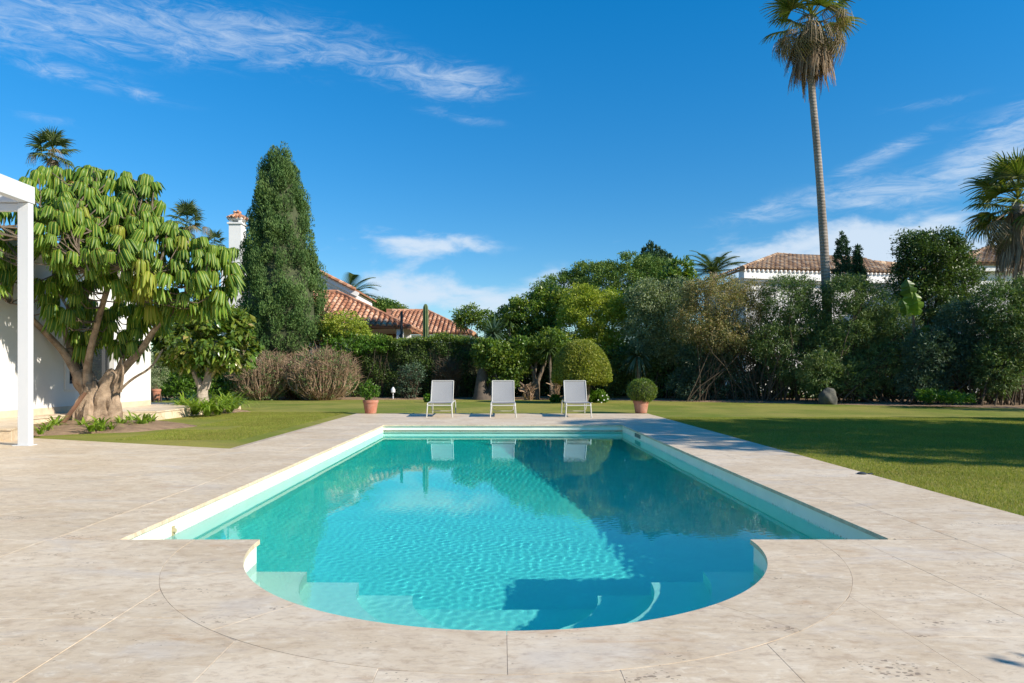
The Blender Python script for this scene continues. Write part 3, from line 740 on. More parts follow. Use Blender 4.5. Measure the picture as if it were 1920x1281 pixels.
w.box((WX - .3, 4, 0), (WX, wy0, HT)); w.box((WX - .3, wy1, 0), (WX, 18.72, HT)); w.box((WX - .3, wy0, 0), (WX, wy1, wz0)); w.box((WX - .3, wy0, wz1), (WX, wy1, HT))
w.box((WX - 6, 18.42, 0), (WX - .3, 18.719, HT)); w.box((WX - 6, 4, 0), (WX - .3, 4.3, HT))
hp(w, 'wall', M['plaster'], house)
w = MB(); w.box((WX - 6.3, 3.7, HT), (WX + .32, 19.0, HT + .16)); w.box((WX - 6.3, 3.7, HT + .16), (WX + .36, 19.05, HT + .21)); hp(w, 'eave', M['plaster'], house, bevel=.01)
w = MB(); w.box((WX, 10.8, .2), (WX + .015, 18.7, .34)); hp(w, 'skirting', M['skirt'], house)
w = MB(); g_ = .07
for a, b in (((wy0, wz0), (wy1, wz0 + g_)), ((wy0, wz1 - g_), (wy1, wz1)), ((wy0, wz0 + g_), (wy0 + g_, wz1 - g_)), ((wy1 - g_, wz0 + g_), (wy1, wz1 - g_)), ((.5 * (wy0 + wy1) - .04, wz0 + g_), (.5 * (wy0 + wy1) + .04, wz1 - g_))):
    w.box((WX - .16, a[0], a[1]), (WX - .09, b[0], b[1]))
wf = hp(w, 'window', M['frame_dark'], house)
w = MB(); w.box((WX - .14, wy0 + g_, wz0 + g_), (WX - .12, wy1 - g_, wz1 - g_)); o = w.build('pane', M['glass_dark'], wf)
w = MB()
for a, b in (((wy0 - .14, wz0 - .14), (wy1 + .14, wz0)), ((wy0 - .14, wz1), (wy1 + .14, wz1 + .14)), ((wy0 - .14, wz0), (wy0, wz1)), ((wy1, wz0), (wy1 + .14, wz1))): w.box((WX, a[0], a[1]), (WX + .035, b[0], b[1]))
o = w.build('window_surround', M['plaster'], wf, bevel=.006)
# raised stone platform along the house
plat = [(-12.5, 10.72), (-7.62, 10.72), (-8.2, 12.0), (-9.05, 13.2), (-9.1, 15.35), (-7.88, 15.7), (-7.72, 20.4), (-12.5, 20.4)]
w = MB(); w.prism(plat, -.05, .165); pf = tag(w.build('house_platform', M['stone'], None, bevel=.006), 'low travertine platform along the white house', kind='structure')
w = MB(); cpt = [(x + (.02 if x > -12 else 0), y + (-.02 if y < 11 else 0)) for x, y in plat]; w.prism(cpt, .167, .2); w.build('platform_top', M['stone'], pf, bevel=.004)
# pergola
pg = tag(empty('pergola', (-7.0, 10.1, 0)), 'white metal pergola with a slim square corner post', 'pergola')
PXa, PXb, PYp = -7.06, -6.90, 10.05
w = MB(); w.box((PXa, PYp, 0), (PXb, PYp + .11, 3.545)); hp(w, 'post', M['paint'], pg, bevel=.006)
w = MB(); w.box((PXa - .06, PYp - .03, 0), (PXb + .03, PYp + .15, .012)); hp(w, 'base_plate', M['paint'], pg, bevel=.002)
w = MB(); w.box((PXb - .12, 1.5, 3.55), (PXb + .012, PYp + .125, 3.80)); hp(w, 'side_beam', M['paint'], pg, bevel=.006)
w = MB(); w.box((PXa - 5, PYp - .01, 3.55), (PXb - .122, PYp + .12, 3.80)); hp(w, 'end_beam', M['paint'], pg, bevel=.006)
w = MB(); w.box((PXa - .9, PYp + .02, 3.43), (PXa - .004, PYp + .1, 3.54)); hp(w, 'bracket', M['paint'], pg, bevel=.006)
for k in range(12):
    w = MB(); yy = 2.2 + k * .63; w.box((PXa - 5, yy, 3.70), (PXb - .13, yy + .035, 3.79)); hp(w, 'louvre', M['paint'], pg)
tag(pg.children[0], None)

# ------------------------------------------------------------------ tiled houses beyond the garden
def tile_mat(name, cols):
    m, nt, bs, out = new_mat(name); a = N(nt, 'ShaderNodeAttribute'); a.attribute_name = 'rnd'; k = len(cols)
    c = ramp(nt, a.outputs['Fac'], [(i / (k - 1), c_) for i, c_ in enumerate(cols)])
    nz = noise_n(nt, objpos(nt, False), 3, 6, .7); c = mix_c(nt, smooth(nt, nz, .5, .75), c, (.13, .085, .06))
    L(nt, c, bs.inputs['Base Color']); bs.inputs['Roughness'].default_value = .9; bs.inputs['Specular IOR Level'].default_value = .2; return m
M['tile'] = tile_mat('clay_barrel_tiles', [(.30, .13, .075), (.42, .20, .115), (.52, .28, .17), (.60, .38, .26)])
M['tile_old'] = tile_mat('weathered_barrel_tiles', [(.25, .15, .095), (.36, .23, .14), (.46, .31, .20), (.52, .40, .28)])
M['wood'] = plain('brown_timber', (.16, .08, .045), .7, .2, 5, .2)
def slope(root, E0, E1, R0, R1, mat, sp=.3, tl=.42, deck=None):
    """tiled slope: eave line E0-E1, ridge line R0-R1; each row of tiles is one part"""
    E0, E1, R0, R1 = map(Vector, (E0, E1, R0, R1))
    u = (E1 - E0).normalized(); nrm = u.cross(R0 - E0)
    if (R0 - E0).length < .1: nrm = u.cross(R1 - E0)
    nrm.normalize(); nrm = nrm if nrm.z > 0 else -nrm; up = nrm.cross(u); up = up if up.z > 0 else -up; up.normalize()
    Wd = (E1 - E0).length; n = max(1, int(Wd / sp))
    def lim(s):   # how far the slope rises above point s on the eave
        a0, b0 = (R0 - E0).dot(u), (R0 - E0).dot(up); a1, b1 = (R1 - E0).dot(u), (R1 - E0).dot(up)
        if s < a0: return b0 * s / a0 if a0 > 1e-6 else b0
        if s > a1: return b1 * (Wd - s) / (Wd - a1) if Wd - a1 > 1e-6 else b1
        return b0 + (b1 - b0) * (s - a0) / max(1e-6, a1 - a0)
    rs = sp * .34; K = 5
    for i in range(n):
        s = (i + .5) * Wd / n; h = lim(s)
        if h < .3: continue
        V = []; Fc = []; rr_ = []; m_ = max(1, int(math.ceil(h / tl)))
        for j in range(m_):
            t0, t1 = j * tl - .06, min(h, (j + 1) * tl + .03)
            for t, rad, lift in ((t0, rs * 1.1, .035), (t1, rs * .9, .0)):
                for k in range(K + 1):
                    a = math.pi * k / K; V.append(E0 + u * (s + rad * math.cos(a)) + up * t + nrm * (rad * math.sin(a) * .9 + lift + .02))
            b = len(V) - 2 * (K + 1)
            for k in range(K): Fc.append((b + k, b + k + 1, b + K + 2 + k, b + K + 1 + k))
            Fc.append(tuple(b + k for k in range(K + 1)))
            rr_ += [random.random()] * (K + 1)
        me = mesh_from(V, Fc, rr_, mat); adopt(link('tile_row', me), root)
    # the pans between the rows, lying on the deck
    V = [E0, E1, R1, R0]; W_ = [v - nrm * .12 for v in V]
    mb = MB(); mb.add(V + W_, [(0, 1, 2, 3), (7, 6, 5, 4), (0, 4, 5, 1), (1, 5, 6, 2), (2, 6, 7, 3), (3, 7, 4, 0)], .1)
    adopt(mb.build('roof_deck', deck or mat), root)
def mesh_from(V, Fc, r_, mat):
    me = bpy.data.meshes.new('tiles'); me.from_pydata([tuple(v) for v in V], [], Fc); a = me.attributes.new('rnd', 'FLOAT', 'FACE'); a.data.foreach_set('value', r_); me.materials.append(mat); return me
def ridge(root, a, b, mat, r_=.14, name='ridge_tiles'):
    a, b = Vector(a), Vector(b); n = max(2, int((b - a).length / .4)); mb = MB()
    for i in range(n):
        p, q = a.lerp(b, i / n), a.lerp(b, (i + 1.08) / n); mb.tube([p, q], [r_ * 1.08, r_ * .92], 7, True)
    adopt(mb.build(name, mat), root)
# neighbour's house, left of centre
nb = tag(empty('tiled_house', (-7, 40, 0)), 'white neighbouring house with terracotta roofs and chimney behind the cypress', 'house')
e0, e1 = at(520, 606, 36), at(768, 613, 36); r0, r1 = at(560, 548, 40), at(632, 548, 40)
slope(nb, e0, e1, r0, r1, M['tile']); ridge(nb, r1, e1, M['tile']); ridge(nb, r0, r1, M['tile'])
slope(nb, e1, e1 + Vector((0, 7, 0)), r1, r1 + Vector((0, .01, 0)), M['tile'])
w = MB(); ez = e0.z - .12
w.box((e0.x + .5, 38.6, 0), (e1.x - .3, 38.9, ez - .02)); hp(w, 'wall', M['plaster_far'], nb)
w = MB(); w.box((at(744, 0, 36.3).x, 36.2, 0), (at(756, 0, 36.3).x, 36.5, ez)); hp(w, 'column', M['plaster_far'], nb)
w = MB(); w.box((e0.x + .5, 36.25, ez - .16), (e1.x - .2, 36.45, ez - .003)); hp(w, 'porch_beam', M['wood'], nb)
w = MB(); w.box((at(690, 0, 38.5).x, 38.5, 0), (at(742, 0, 38.5).x, 38.59, ez - .3)); hp(w, 'porch_shade_panel', M['wood'], nb)  # dark panel stands in for the shaded porch opening
# second roof further right
e0, e1 = at(715, 624, 45), at(888, 625, 45); r0, r1 = at(725, 583, 50), at(800, 583, 50)
slope(nb, e0, e1, r0, r1, M['tile']); ridge(nb, r1, e1, M['tile']); ridge(nb, r0, r1, M['tile'])
slope(nb, e1, e1 + Vector((0, 8, 0)), r1, r1 + Vector((0, .01, 0)), M['tile'])
w = MB(); w.box((e0.x, 45.5, 0), (e1.x - .4, 45.8, e0.z - .25)); w.box((e1.x - .7, 45.8, 0), (e1.x - .4, 52, e0.z - .25)); hp(w, 'wall', M['plaster_far'], nb)
w = MB(); w.box((e0.x, 45.2, e0.z - .42), (e1.x - .15, 45.48, e0.z - .14)); hp(w, 'fascia', M['plaster_far'], nb)
w = MB(); w.tube([at(753, 636, 35.8), at(753, 584, 35.8)], .07, 8); w.tube([at(753, 626, 35.8), at(749, 632, 35.8)], .07, 8); hp(w, 'flue_pipe', plain('black_flue', (.03, .03, .03), .5), nb)
# gabled block behind the cypress
w = MB(); g0 = [at(470, 640, 41), at(668, 640, 41), at(668, 549, 41), at(608, 519, 41), at(540, 482, 41), at(470, 520, 41)]
w.add([(p.x, 41, p.z) for p in g0] + [(p.x, 46, p.z) for p in g0], [(0, 1, 2, 3, 4, 5), (11, 10, 9, 8, 7, 6)] + [(i, i + 6, (i + 1) % 6 + 6, (i + 1) % 6) for i in range(6)])
hp(w, 'gable_wall', M['plaster_far'], nb)
a, b = at(540, 480, 40.6), at(672, 547, 40.6); sl = (b - a).normalized(); nn = Vector((-sl.z, 0, sl.x)); nn = nn if nn.z > 0 else -nn
def verge(p, q, off0, off1, y0, y1, name, mat):
    mb = MB(); V = []
    for y in (y0, y1):
        for c, o_ in ((p, off0), (q, off0), (q, off1), (p, off1)): V.append((c.x + nn.x * o_, y, c.z + nn.z * o_))
    mb.add(V, [(0, 1, 2, 3), (7, 6, 5, 4), (0, 4, 5, 1), (1, 5, 6, 2), (2, 6, 7, 3), (3, 7, 4, 0)]); hp(mb, name, mat, nb)
verge(a, b, -.48, -.30, 40.86, 41.0, 'cornice', M['plaster_far']); verge(a, b, -.30, -.03, 40.7, 41.0, 'cornice', M['plaster_far'])
mbv = MB()
k_ = int((b - a).length / .26)
for i in range(k_):
    p = a + sl * (.26 * i); q = a + sl * (.26 * i + .3); mbv.tube([Vector((p.x, 40.62, p.z + .03)), Vector((q.x, 40.62, q.z + .06))], [.11, .09], 7)
hp(mbv, 'verge_tiles', M['tile'], nb)
verge(a, b, -.03, .06, 40.7, 46.4, 'roof_slab', M['tile'])
w = MB(); c = at(617, 556, 40.97); w.tube([Vector((c.x, 40.90, c.z)), Vector((c.x, 41.02, c.z))], .46, 20); hp(w, 'niche_rim', M['plaster_far'], nb)
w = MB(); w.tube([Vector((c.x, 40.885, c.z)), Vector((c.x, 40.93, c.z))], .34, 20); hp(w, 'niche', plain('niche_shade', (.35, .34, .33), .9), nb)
# lower left roof glimpsed under the chimney
slope(nb, at(395, 612, 35), at(470, 606, 35), at(440, 558, 38), at(480, 556, 38), M['tile'])
# chimney
cY = 36; x0, x1 = at(429, 0, cY).x, at(452, 0, cY).x; zt = at(0, 420, cY).z
w = MB(); w.box((x0, cY, 3), (x1, cY + .7, zt)); w.box((x0 - .07, cY - .07, zt), (x1 + .07, cY + .77, zt + .08))
for xx in (x0, x1 - .14):
    for yy in (cY, cY + .56): w.box((xx, yy, zt + .08), (xx + .14, yy + .14, zt + .26))
w.box((x0 - .05, cY - .05, zt + .26), (x1 + .05, cY + .75, zt + .34)); hp(w, 'chimney', M['plaster_far'], nb)
w = MB(); w.prism_y([(at(414, 0, cY).x, at(0, 505, cY).z), (at(429, 0, cY).x - .002, at(0, 463, cY).z), (at(429, 0, cY).x - .002, 3), (at(414, 0, cY).x, 3)], cY + .05, cY + .65)
w.prism_y([(x1 + .002, 3), (at(462, 0, cY).x, 3), (at(459, 0, cY).x, at(0, 540, cY).z), (x1 + .002, at(0, 500, cY).z)], cY + .05, cY + .65); hp(w, 'chimney_shoulder', M['plaster_far'], nb)
w = MB(); zc = zt + .34; mx_, my_ = (x0 + x1) / 2, cY + .35
for rr_, zz, n_ in ((.52, 0, 14), (.36, .09, 10), (.20, .18, 6), (.06, .26, 3)):
    for k in range(n_):
        a_ = 2 * math.pi * k / n_; d_ = Vector((math.cos(a_), math.sin(a_), 0)); p = Vector((mx_, my_, zc + zz)) + d_ * rr_
        w.tube([p, p - d_ * .26 + Vector((0, 0, .12))], [.085, .065], 6)
hp(w, 'chimney_cap', M['tile'], nb)

# house behind the right hedge
rh = tag(empty('tiled_house', (14, 38, 0)), 'two-storey white house with a weathered tile roof behind the tall palm', 'house')
e0, e1 = at(1392, 503, 36), at(1700, 512, 38.4); r0, r1 = at(1457, 478, 40.5), at(1720, 499, 43)
slope(rh, e0, e1, r0, r1, M['tile_old'], .27, .4); ridge(rh, r0, r1, M['tile_old']); ridge(rh, e0, r0, M['tile_old'])
back = e0 + Vector((-.5, 9, 0)); slope(rh, back, e0, r0 + Vector((0, .01, 0)), r0, M['tile_old'], .27, .4)
def wall_line(root, a, b, z0, z1, th, name, mat, inset=.0):
    a, b = Vector((a.x, a.y, 0)), Vector((b.x, b.y, 0)); d = (b - a).normalized(); n_ = Vector((-d.y, d.x, 0)); a = a + n_ * inset; b = b + n_ * inset
    mb = MB(); mb.prism([(a.x, a.y), (b.x, b.y), ((b + n_ * th).x, (b + n_ * th).y), ((a + n_ * th).x, (a + n_ * th).y)], z0, z1); return hp(mb, name, mat, root)
ez = e0.z
wall_line(rh, e0 + Vector((.5, 0, 0)), e1, 0, ez - .62, .3, 'wall', M['plaster_far'], .55)
wall_line(rh, e0 + Vector((.15, 0, 0)), e1, ez - .50, ez - .10, .5, 'cornice', M['plaster_far'], .10)
wall_line(rh, e0 + Vector((.3, 0, 0)), e1, ez - .615, ez - .503, .4, 'cornice', M['plaster_far'], .30)
mb = MB(); d = (e1 - e0); k_ = int(d.length / .27)
for i in range(k_):
    p = e0 + d * ((i + .5) / k_) + Vector((0, 0, -.09)); mb.lathe([(.10, -.07), (.125, 0), (.10, .05)], (p.x, p.y + .10, p.z), 8)
hp(mb, 'eave_tiles', M['plaster_far'], rh)
lb = wall_line(rh, Vector((e0.x + .5, e0.y + 8.5, 0)), Vector((e0.x + .5, e0.y + .56, 0)), 0, ez - .2, .3, 'wall', M['plaster_far'], 0)
# another roof at the right edge
r2 = tag(empty('tiled_house', (24, 36, 0)), 'white house corner with a hipped tile roof beside the right palm', 'house')
e0, e1 = at(1808, 492, 34), at(1990, 494, 34); r0, r1 = at(1852, 465, 38), at(1985, 465, 38)
slope(r2, e0, e1, r0, r1, M['tile_old'], .27, .4); ridge(r2, e0, r0, M['tile_old']); ridge(r2, r0, r1, M['tile_old'])
slope(r2, e0 + Vector((0, 8, 0)), e0, r0 + Vector((0, .01, 0)), r0, M['tile_old'], .27, .4)
wall_line(r2, e0 + Vector((.45, 0, 0)), e1, 0, e0.z - .1, .3, 'wall', M['plaster_far'], .5)
wall_line(r2, e0 + Vector((.15, 0, 0)), e1, e0.z - .4, e0.z - .09, .3, 'cornice', M['plaster_far'], .14)
wall_line(r2, Vector((e0.x + .45, 41.5, 0)), Vector((e0.x + .45, 34.51, 0)), 0, e0.z - .1, .3, 'wall', M['plaster_far'], 0)
# ------------------------------------------------------------------ big umbrella tree
def umbrella_mat(name, g0, g1, rib, brown):
    m, nt, bs, out = new_mat(name)
    a = N(nt, 'ShaderNodeAttribute'); a.attribute_name = 'rnd'; b = N(nt, 'ShaderNodeAttribute'); b.attribute_name = 'rib'
    oi = N(nt, 'ShaderNodeObjectInfo')
    f = math_n(nt, 'ADD', math_n(nt, 'MULTIPLY', a.outputs['Fac'], .55), math_n(nt, 'MULTIPLY', oi.outputs['Random'], .45))
    c = mix_c(nt, f, g0, g1)
    c = mix_c(nt, smooth(nt, b.outputs['Fac'], .78, 1.0), c, rib)
    nz = noise_n(nt, objpos(nt), 9, 5, .6); c = mix_c(nt, math_n(nt, 'MULTIPLY', smooth(nt, nz, .62, .8), .5), c, brown)
    L(nt, c, bs.inputs['Base Color']); bs.inputs['Roughness'].default_value = .46; bs.inputs['Specular IOR Level'].default_value = .32
    tl = N(nt, 'ShaderNodeBsdfTranslucent'); mx = N(nt, 'ShaderNodeMixShader'); mx.inputs[0].default_value = .25
    L(nt, mix_c(nt, 1.0, c, (1.7, 1.7, .5), 'MULTIPLY'), tl.inputs['Color']); L(nt, bs.outputs[0], mx.inputs[1]); L(nt, tl.outputs[0], mx.inputs[2]); L(nt, mx.outputs[0], out.inputs['Surface'])
    return m
UM = [umbrella_mat('umbrella_leaf_green', (.03, .095, .010), (.14, .25, .024), (.45, .44, .07), (.22, .20, .05)),
      umbrella_mat('umbrella_leaf_yellow', (.15, .22, .02), (.27, .30, .035), (.45, .36, .09), (.35, .22, .06))]
M['stalk'] = plain('orange_leaf_stalks', (.42, .26, .08), .6, .1, 6, 0)
def umbrella_mesh(seed, mat):
    r = random.Random(seed); V = []; Fc = []; rn = []; rib = []; mi = []
    nl = r.choice([11, 12, 13, 14])
    for k in range(nl):
        a = 2 * math.pi * (k + r.uniform(-.25, .25)) / nl; ca, sa = math.cos(a), math.sin(a)
        Ls = r.uniform(.30, .40); W = r.uniform(.032, .043); tw = r.uniform(-.35, .35)
        ang = R(r.uniform(-12, 12)); p = Vector((.0, 0, 0)); pts = []
        pet = r.uniform(.05, .10); p = Vector((pet * math.cos(ang), 0, pet * math.sin(ang)))
        b0 = len(V)   # stalk: thin strip
        for (x, z) in ((0, .01), (p.x, p.z)):
            for s in (-.004, .004): V.append((x * ca - s * sa, x * sa + s * ca, z + .003)); rib.append(1)
        Fc.append((b0, b0 + 1, b0 + 3, b0 + 2)); rn.append(.5); mi.append(1)
        n = 7; e_ang = R(r.uniform(-93, -78))
        bend = r.uniform(.8, 1.3); st = len(V)
        for i in range(n + 1):
            t = i / n; an = ang + (e_ang - ang) * min(1, (t * 2.7) ** bend)
            if i: p = p + Vector((math.cos(an), 0, math.sin(an))) * Ls / n
            w = W * (math.sin(math.pi * min(1, .10 + t * .9) ** .85) ** .75 if t < .999 else .02); nx, nz = -math.sin(an), math.cos(an)
            for s, rb in ((-1, 0), (-.5, .5), (0, 1), (.5, .5), (1, 0)):
                wz = -abs(s) ** 1.4 * w * .62 + .006 * math.sin(9 * t + k) * abs(s); x = p.x + nx * wz; z = p.z + nz * wz; y = s * w + tw * t * .03
                V.append((x * ca - y * sa, x * sa + y * ca, z)); rib.append(rb)
        lr = r.random()
        for i in range(n):
            for j in range(4):
                q = st + i * 5 + j; Fc.append((q, q + 1, q + 6, q + 5)); rn.append(lr); mi.append(0)
    me = bpy.data.meshes.new('leaf_umbrella'); me.from_pydata(V, [], Fc)
    at_ = me.attributes.new('rnd', 'FLOAT', 'FACE'); at_.data.foreach_set('value', rn); ar = me.attributes.new('rib', 'FLOAT', 'POINT'); ar.data.foreach_set('value', rib)
    me.polygons.foreach_set('use_smooth', [True] * len(Fc)); me.materials.append(mat); me.materials.append(M['stalk']); me.polygons.foreach_set('material_index', mi)
    return me
def umbrella_tree():
    Y0 = 14.45; base = at(182, 0, Y0); root = tag(empty('umbrella_tree', (base.x, Y0, 0)), 'big umbrella tree with drooping leaf rosettes and a gnarled trunk by the white house', 'tree')
    mb = MB(); 
    limb_pts = []
    def limb(pts, w, seg=12, wob=.18):
        P = [at(a, b, Y0 + c) for a, b, c in pts]
        # smooth by midpoint refinement
        for _ in range(2):
            Q = [P[0]]; 
            for i in range(len(P) - 1): Q += [P[i].lerp(P[i + 1], .25), P[i].lerp(P[i + 1], .75)]
            P = Q + [P[-1]]
        if w[0] <= 32: limb_pts.extend(P[len(P) * 2 // 5:])
        W = np.interp(np.linspace(0, 1, len(P)), np.linspace(0, 1, len(w)), w) * (1 if w[0] > 40 else .78)
        mb.tube(P, [q * Y0 / F / 2 for q in W], seg, True, wob)
    limb([(160, 806, 0), (166, 770, 0), (170, 742, .02), (160, 715, .05), (150, 700, .1)], [54, 46, 42, 34, 24], 24, .75)
    limb([(197, 806, .08), (198, 770, .05), (196, 745, 0), (205, 722, 0), (222, 700, 0)], [52, 46, 40, 33, 24], 24, .75)
    limb([(178, 806, -.15), (180, 778, -.1), (180, 745, -.05), (176, 718, 0)], [54, 46, 40, 24], 24, .75)
    limb([(150, 712, .1), (135, 680, .1), (112, 652, 0), (60, 598, -.5), (20, 556, -.9), (-15, 520, -1.1)], [28, 24, 16, 12, 10, 7])
    limb([(166, 722, -.05), (163, 690, -.1), (175, 635, -.3), (188, 585, -.5), (205, 530, -.6), (215, 480, -.6)], [26, 18, 14, 13, 12, 9])
    limb([(205, 722, 0), (232, 690, 0), (262, 662, -.1), (290, 615, -.3), (335, 575, -.5), (365, 520, -.5)], [30, 22, 16, 12, 10, 7])
    limb([(135, 680, .1), (128, 640, .2), (105, 570, .2), (99, 520, .2), (98, 470, .2), (100, 420, .2)], [18, 14, 11, 10, 9, 7])
    limb([(222, 735, -.2), (245, 712, -.3), (285, 690, -.3), (305, 655, -.2)], [8, 6, 5, 4], 8)
    limb([(226, 735, -.2), (232, 700, -.3), (228, 672, -.3)], [7, 5, 4], 8)
    limb([(176, 720, 0), (150, 660, .3), (140, 600, .4), (170, 520, .5), (190, 440, .4)], [18, 13, 10, 8, 6])
    limb([(215, 710, .2), (245, 640, .4), (262, 560, .4), (270, 470, .2)], [16, 12, 9, 6])
    adopt(mb.build('trunk', plain('gnarled_bark', (.46, .345, .245), .9, .25, 7, .9, .03, .15, col2=(.17, .12, .08)), None, True), root)
    # rosettes
    meshes = [umbrella_mesh(10 + k, UM[0]) for k in range(6)] + [umbrella_mesh(40 + k, UM[1]) for k in range(3)]
    lobes = [(95, 375, 60, 50, 0), (190, 378, 75, 58, 0), (255, 400, 48, 62, -.4), (105, 440, 62, 55, -2.0), (70, 400, 40, 45, -1.8), (205, 450, 88, 62, -1.0), (292, 470, 58, 52, -1.0), (362, 492, 66, 40, -.9), (335, 535, 70, 36, -1.1), (265, 505, 50, 40, -1.7), (150, 405, 60, 50, -.8), (140, 495, 42, 36, -2.0), (200, 480, 46, 34, -2.0),
             (402, 530, 42, 46, -.8), (240, 515, 56, 44, -1.4), (145, 520, 45, 45, -.4), (0, 455, 34, 62, -1.2), (-30, 420, 40, 70, -1.0), (390, 570, 34, 24, -.8), (415, 492, 28, 24, -.7), (60, 350, 25, 30, .3), (0, 520, 30, 40, -1.2)]
    low = [(118, 570, 42, 46, -.9), (165, 615, 45, 42, .5), (225, 618, 45, 50, .4), (245, 655, 26, 24, .1), (150, 650, 20, 18, .3), (300, 590, 34, 30, .2), (335, 578, 34, 24, -.4), (270, 575, 34, 26, -.4), (100, 540, 30, 30, .5)]
    r = random.Random(4); pts = []
    def scatter(lst, n, mind, seed_shell):
        tries = 0; got = 0
        w = [l[2] * l[3] for l in lst]
        while got < n and tries < n * 60:
            tries += 1; l = r.choices(lst, w)[0]; d = Vector((r.gauss(0, 1), r.gauss(0, 1) - .35, r.gauss(0, 1))).normalized() * (1 - .3 * r.random() ** 2)
            if d.y > .75: continue
            px, py = l[0] + d.x * l[2], l[1] - d.z * l[3]; Y = Y0 + l[4] + d.y * .9 * max(l[2], l[3]) * Y0 / F
            if px < 900: Y = min(Y, 9.05 / (VX - px) * F)
            p = at(px, py, Y)
            if any((p - q[0]).length < mind for q in pts): continue
            pts.append((p, d, l)); got += 1
    scatter(lobes, 400, .20, 0); scatter(low, 66, .25, 0)
    pts.sort(key=lambda q: (q[0] - Vector((0, 0, H))).length); massV, massF, massR, massB = [], [], [], []
    for i, (p, d, l) in enumerate(pts):
        px = VX + p.x / p.y * F; py = VY - (p.z - H) / p.y * F
        yel = (r.random() < .07) or (215 < px < 290 and 510 < py < 600 and p.y < Y0 - .6 and r.random() < .55) or (60 < px < 110 and 500 < py < 545)
        o = link('leaf_cluster', meshes[r.randrange(6, 9)] if yel else meshes[r.randrange(6)], None); massO = o
        o.location = p + Vector((0, 0, .16)) - Vector(root.location); o.parent = root
        s = r.uniform(.70, 1.22) * (p.y / Y0) ** 1.2; o.scale = (s, s, s * r.uniform(.95, 1.15)); o.rotation_euler = (R(r.uniform(-14, 14)) - d.y * .25, R(r.uniform(-14, 14)) + d.x * .35, r.uniform(0, 6.28))
    # past 300 rosettes the ones furthest back are joined into one part
    cl = [o for o in root.children if o.name.startswith('leaf_cluster')][300:]; bpy.context.view_layer.update(); bm = bmesh.new()
    for o in cl:
        tmp = o.data.copy(); tmp.transform(Matrix.LocRotScale(o.location, o.rotation_euler, o.scale))
        bm.from_mesh(tmp); bpy.data.meshes.remove(tmp)
    if cl:
        me = bpy.data.meshes.new('rear_leaf_mass'); bm.to_mesh(me); me.materials.append(UM[0]); me.materials.append(M['stalk']); o2 = link('rear_leaf_mass', me); o2.parent = root; o2['kind'] = 'stuff'
        for o in cl: bpy.data.objects.remove(o)
    bm.free()
    # thin twigs that carry the rosettes
    mb = MB(); ends = limb_pts + [at(*e) for e in ((205, 530, 13.8), (365, 520, 13.9), (100, 430, 14.6), (190, 440, 14.8), (270, 470, 14.6), (290, 615, 14.1), (10, 545, 13.5), (150, 640, 14.8))]
    for p, d, l in pts:
        e = min(ends, key=lambda q: (q - p).length + (.8 if q.z > p.z else 0)); m_ = e.lerp(p, .5) + Vector((r.uniform(-.08, .08), r.uniform(-.08, .08), -.06)); mb.tube([e, m_, p + Vector((0, 0, .14))], [.016, .012, .008], 5, False)
        if (p - e).length > .9: ends.append(m_)
    adopt(mb.build('twigs', M['bark'], None, True), root)
umbrella_tree()
mb = MB(); a, b = at(160, 737, 13.75), at(108, 797, 13.2); mb.tube([a, b + Vector((0, 0, -.1))], [.036, .045], 4); tag(mb.build('timber_prop', M['wood']), 'brown timber prop leaning against the umbrella tree trunk', 'prop')

# ------------------------------------------------------------------ small round tree
def glossy_tree():
    Y = 19.4; bl = [PB(392, 640, 88, 50, Y), PB(345, 655, 52, 46, Y), PB(435, 655, 50, 48, Y), PB(400, 602, 62, 32, Y), PB(330, 622, 45, 38, Y), PB(370, 682, 50, 22, Y), PB(440, 615, 34, 34, Y)]
    root = tag(empty('small_round_tree', (at(382, 0, Y).x, Y, 0)), 'small round-crowned tree with glossy broad leaves and a pale forked trunk', 'tree')
    P, Nn, rn = sample_crown(bl, 5200, .20, 14, .5, 31)
    P2 = P; adopt(leaves('crown', P2, Nn, rn, .25, .10, M_MAG, None, .5, fold=.35, seed=32), root)
    mb = MB()
    for pts, w in (([(382, 770, 0), (380, 740, 0), (381, 722, 0)], [26, 20, 22]), ([(378, 728, 0), (366, 700, 0), (358, 680, 0), (340, 650, 0)], [15, 12, 9, 6]), ([(385, 728, 0), (393, 700, 0), (397, 680, 0), (402, 640, 0)], [17, 14, 11, 7]), ([(396, 690, 0), (420, 682, 0), (445, 665, .1)], [6, 5, 4])):
        P = [at(a, b, Y + c) for a, b, c in pts]; mb.tube(P, [q * Y / F / 2 for q in w], 12, True, .35)
    adopt(mb.build('trunk', plain('pale_grey_bark', (.40, .34, .28), .9, .2, 12, .6, .01, .15), None, True), root)
M_MAG = LM['magnolia']
glossy_tree()

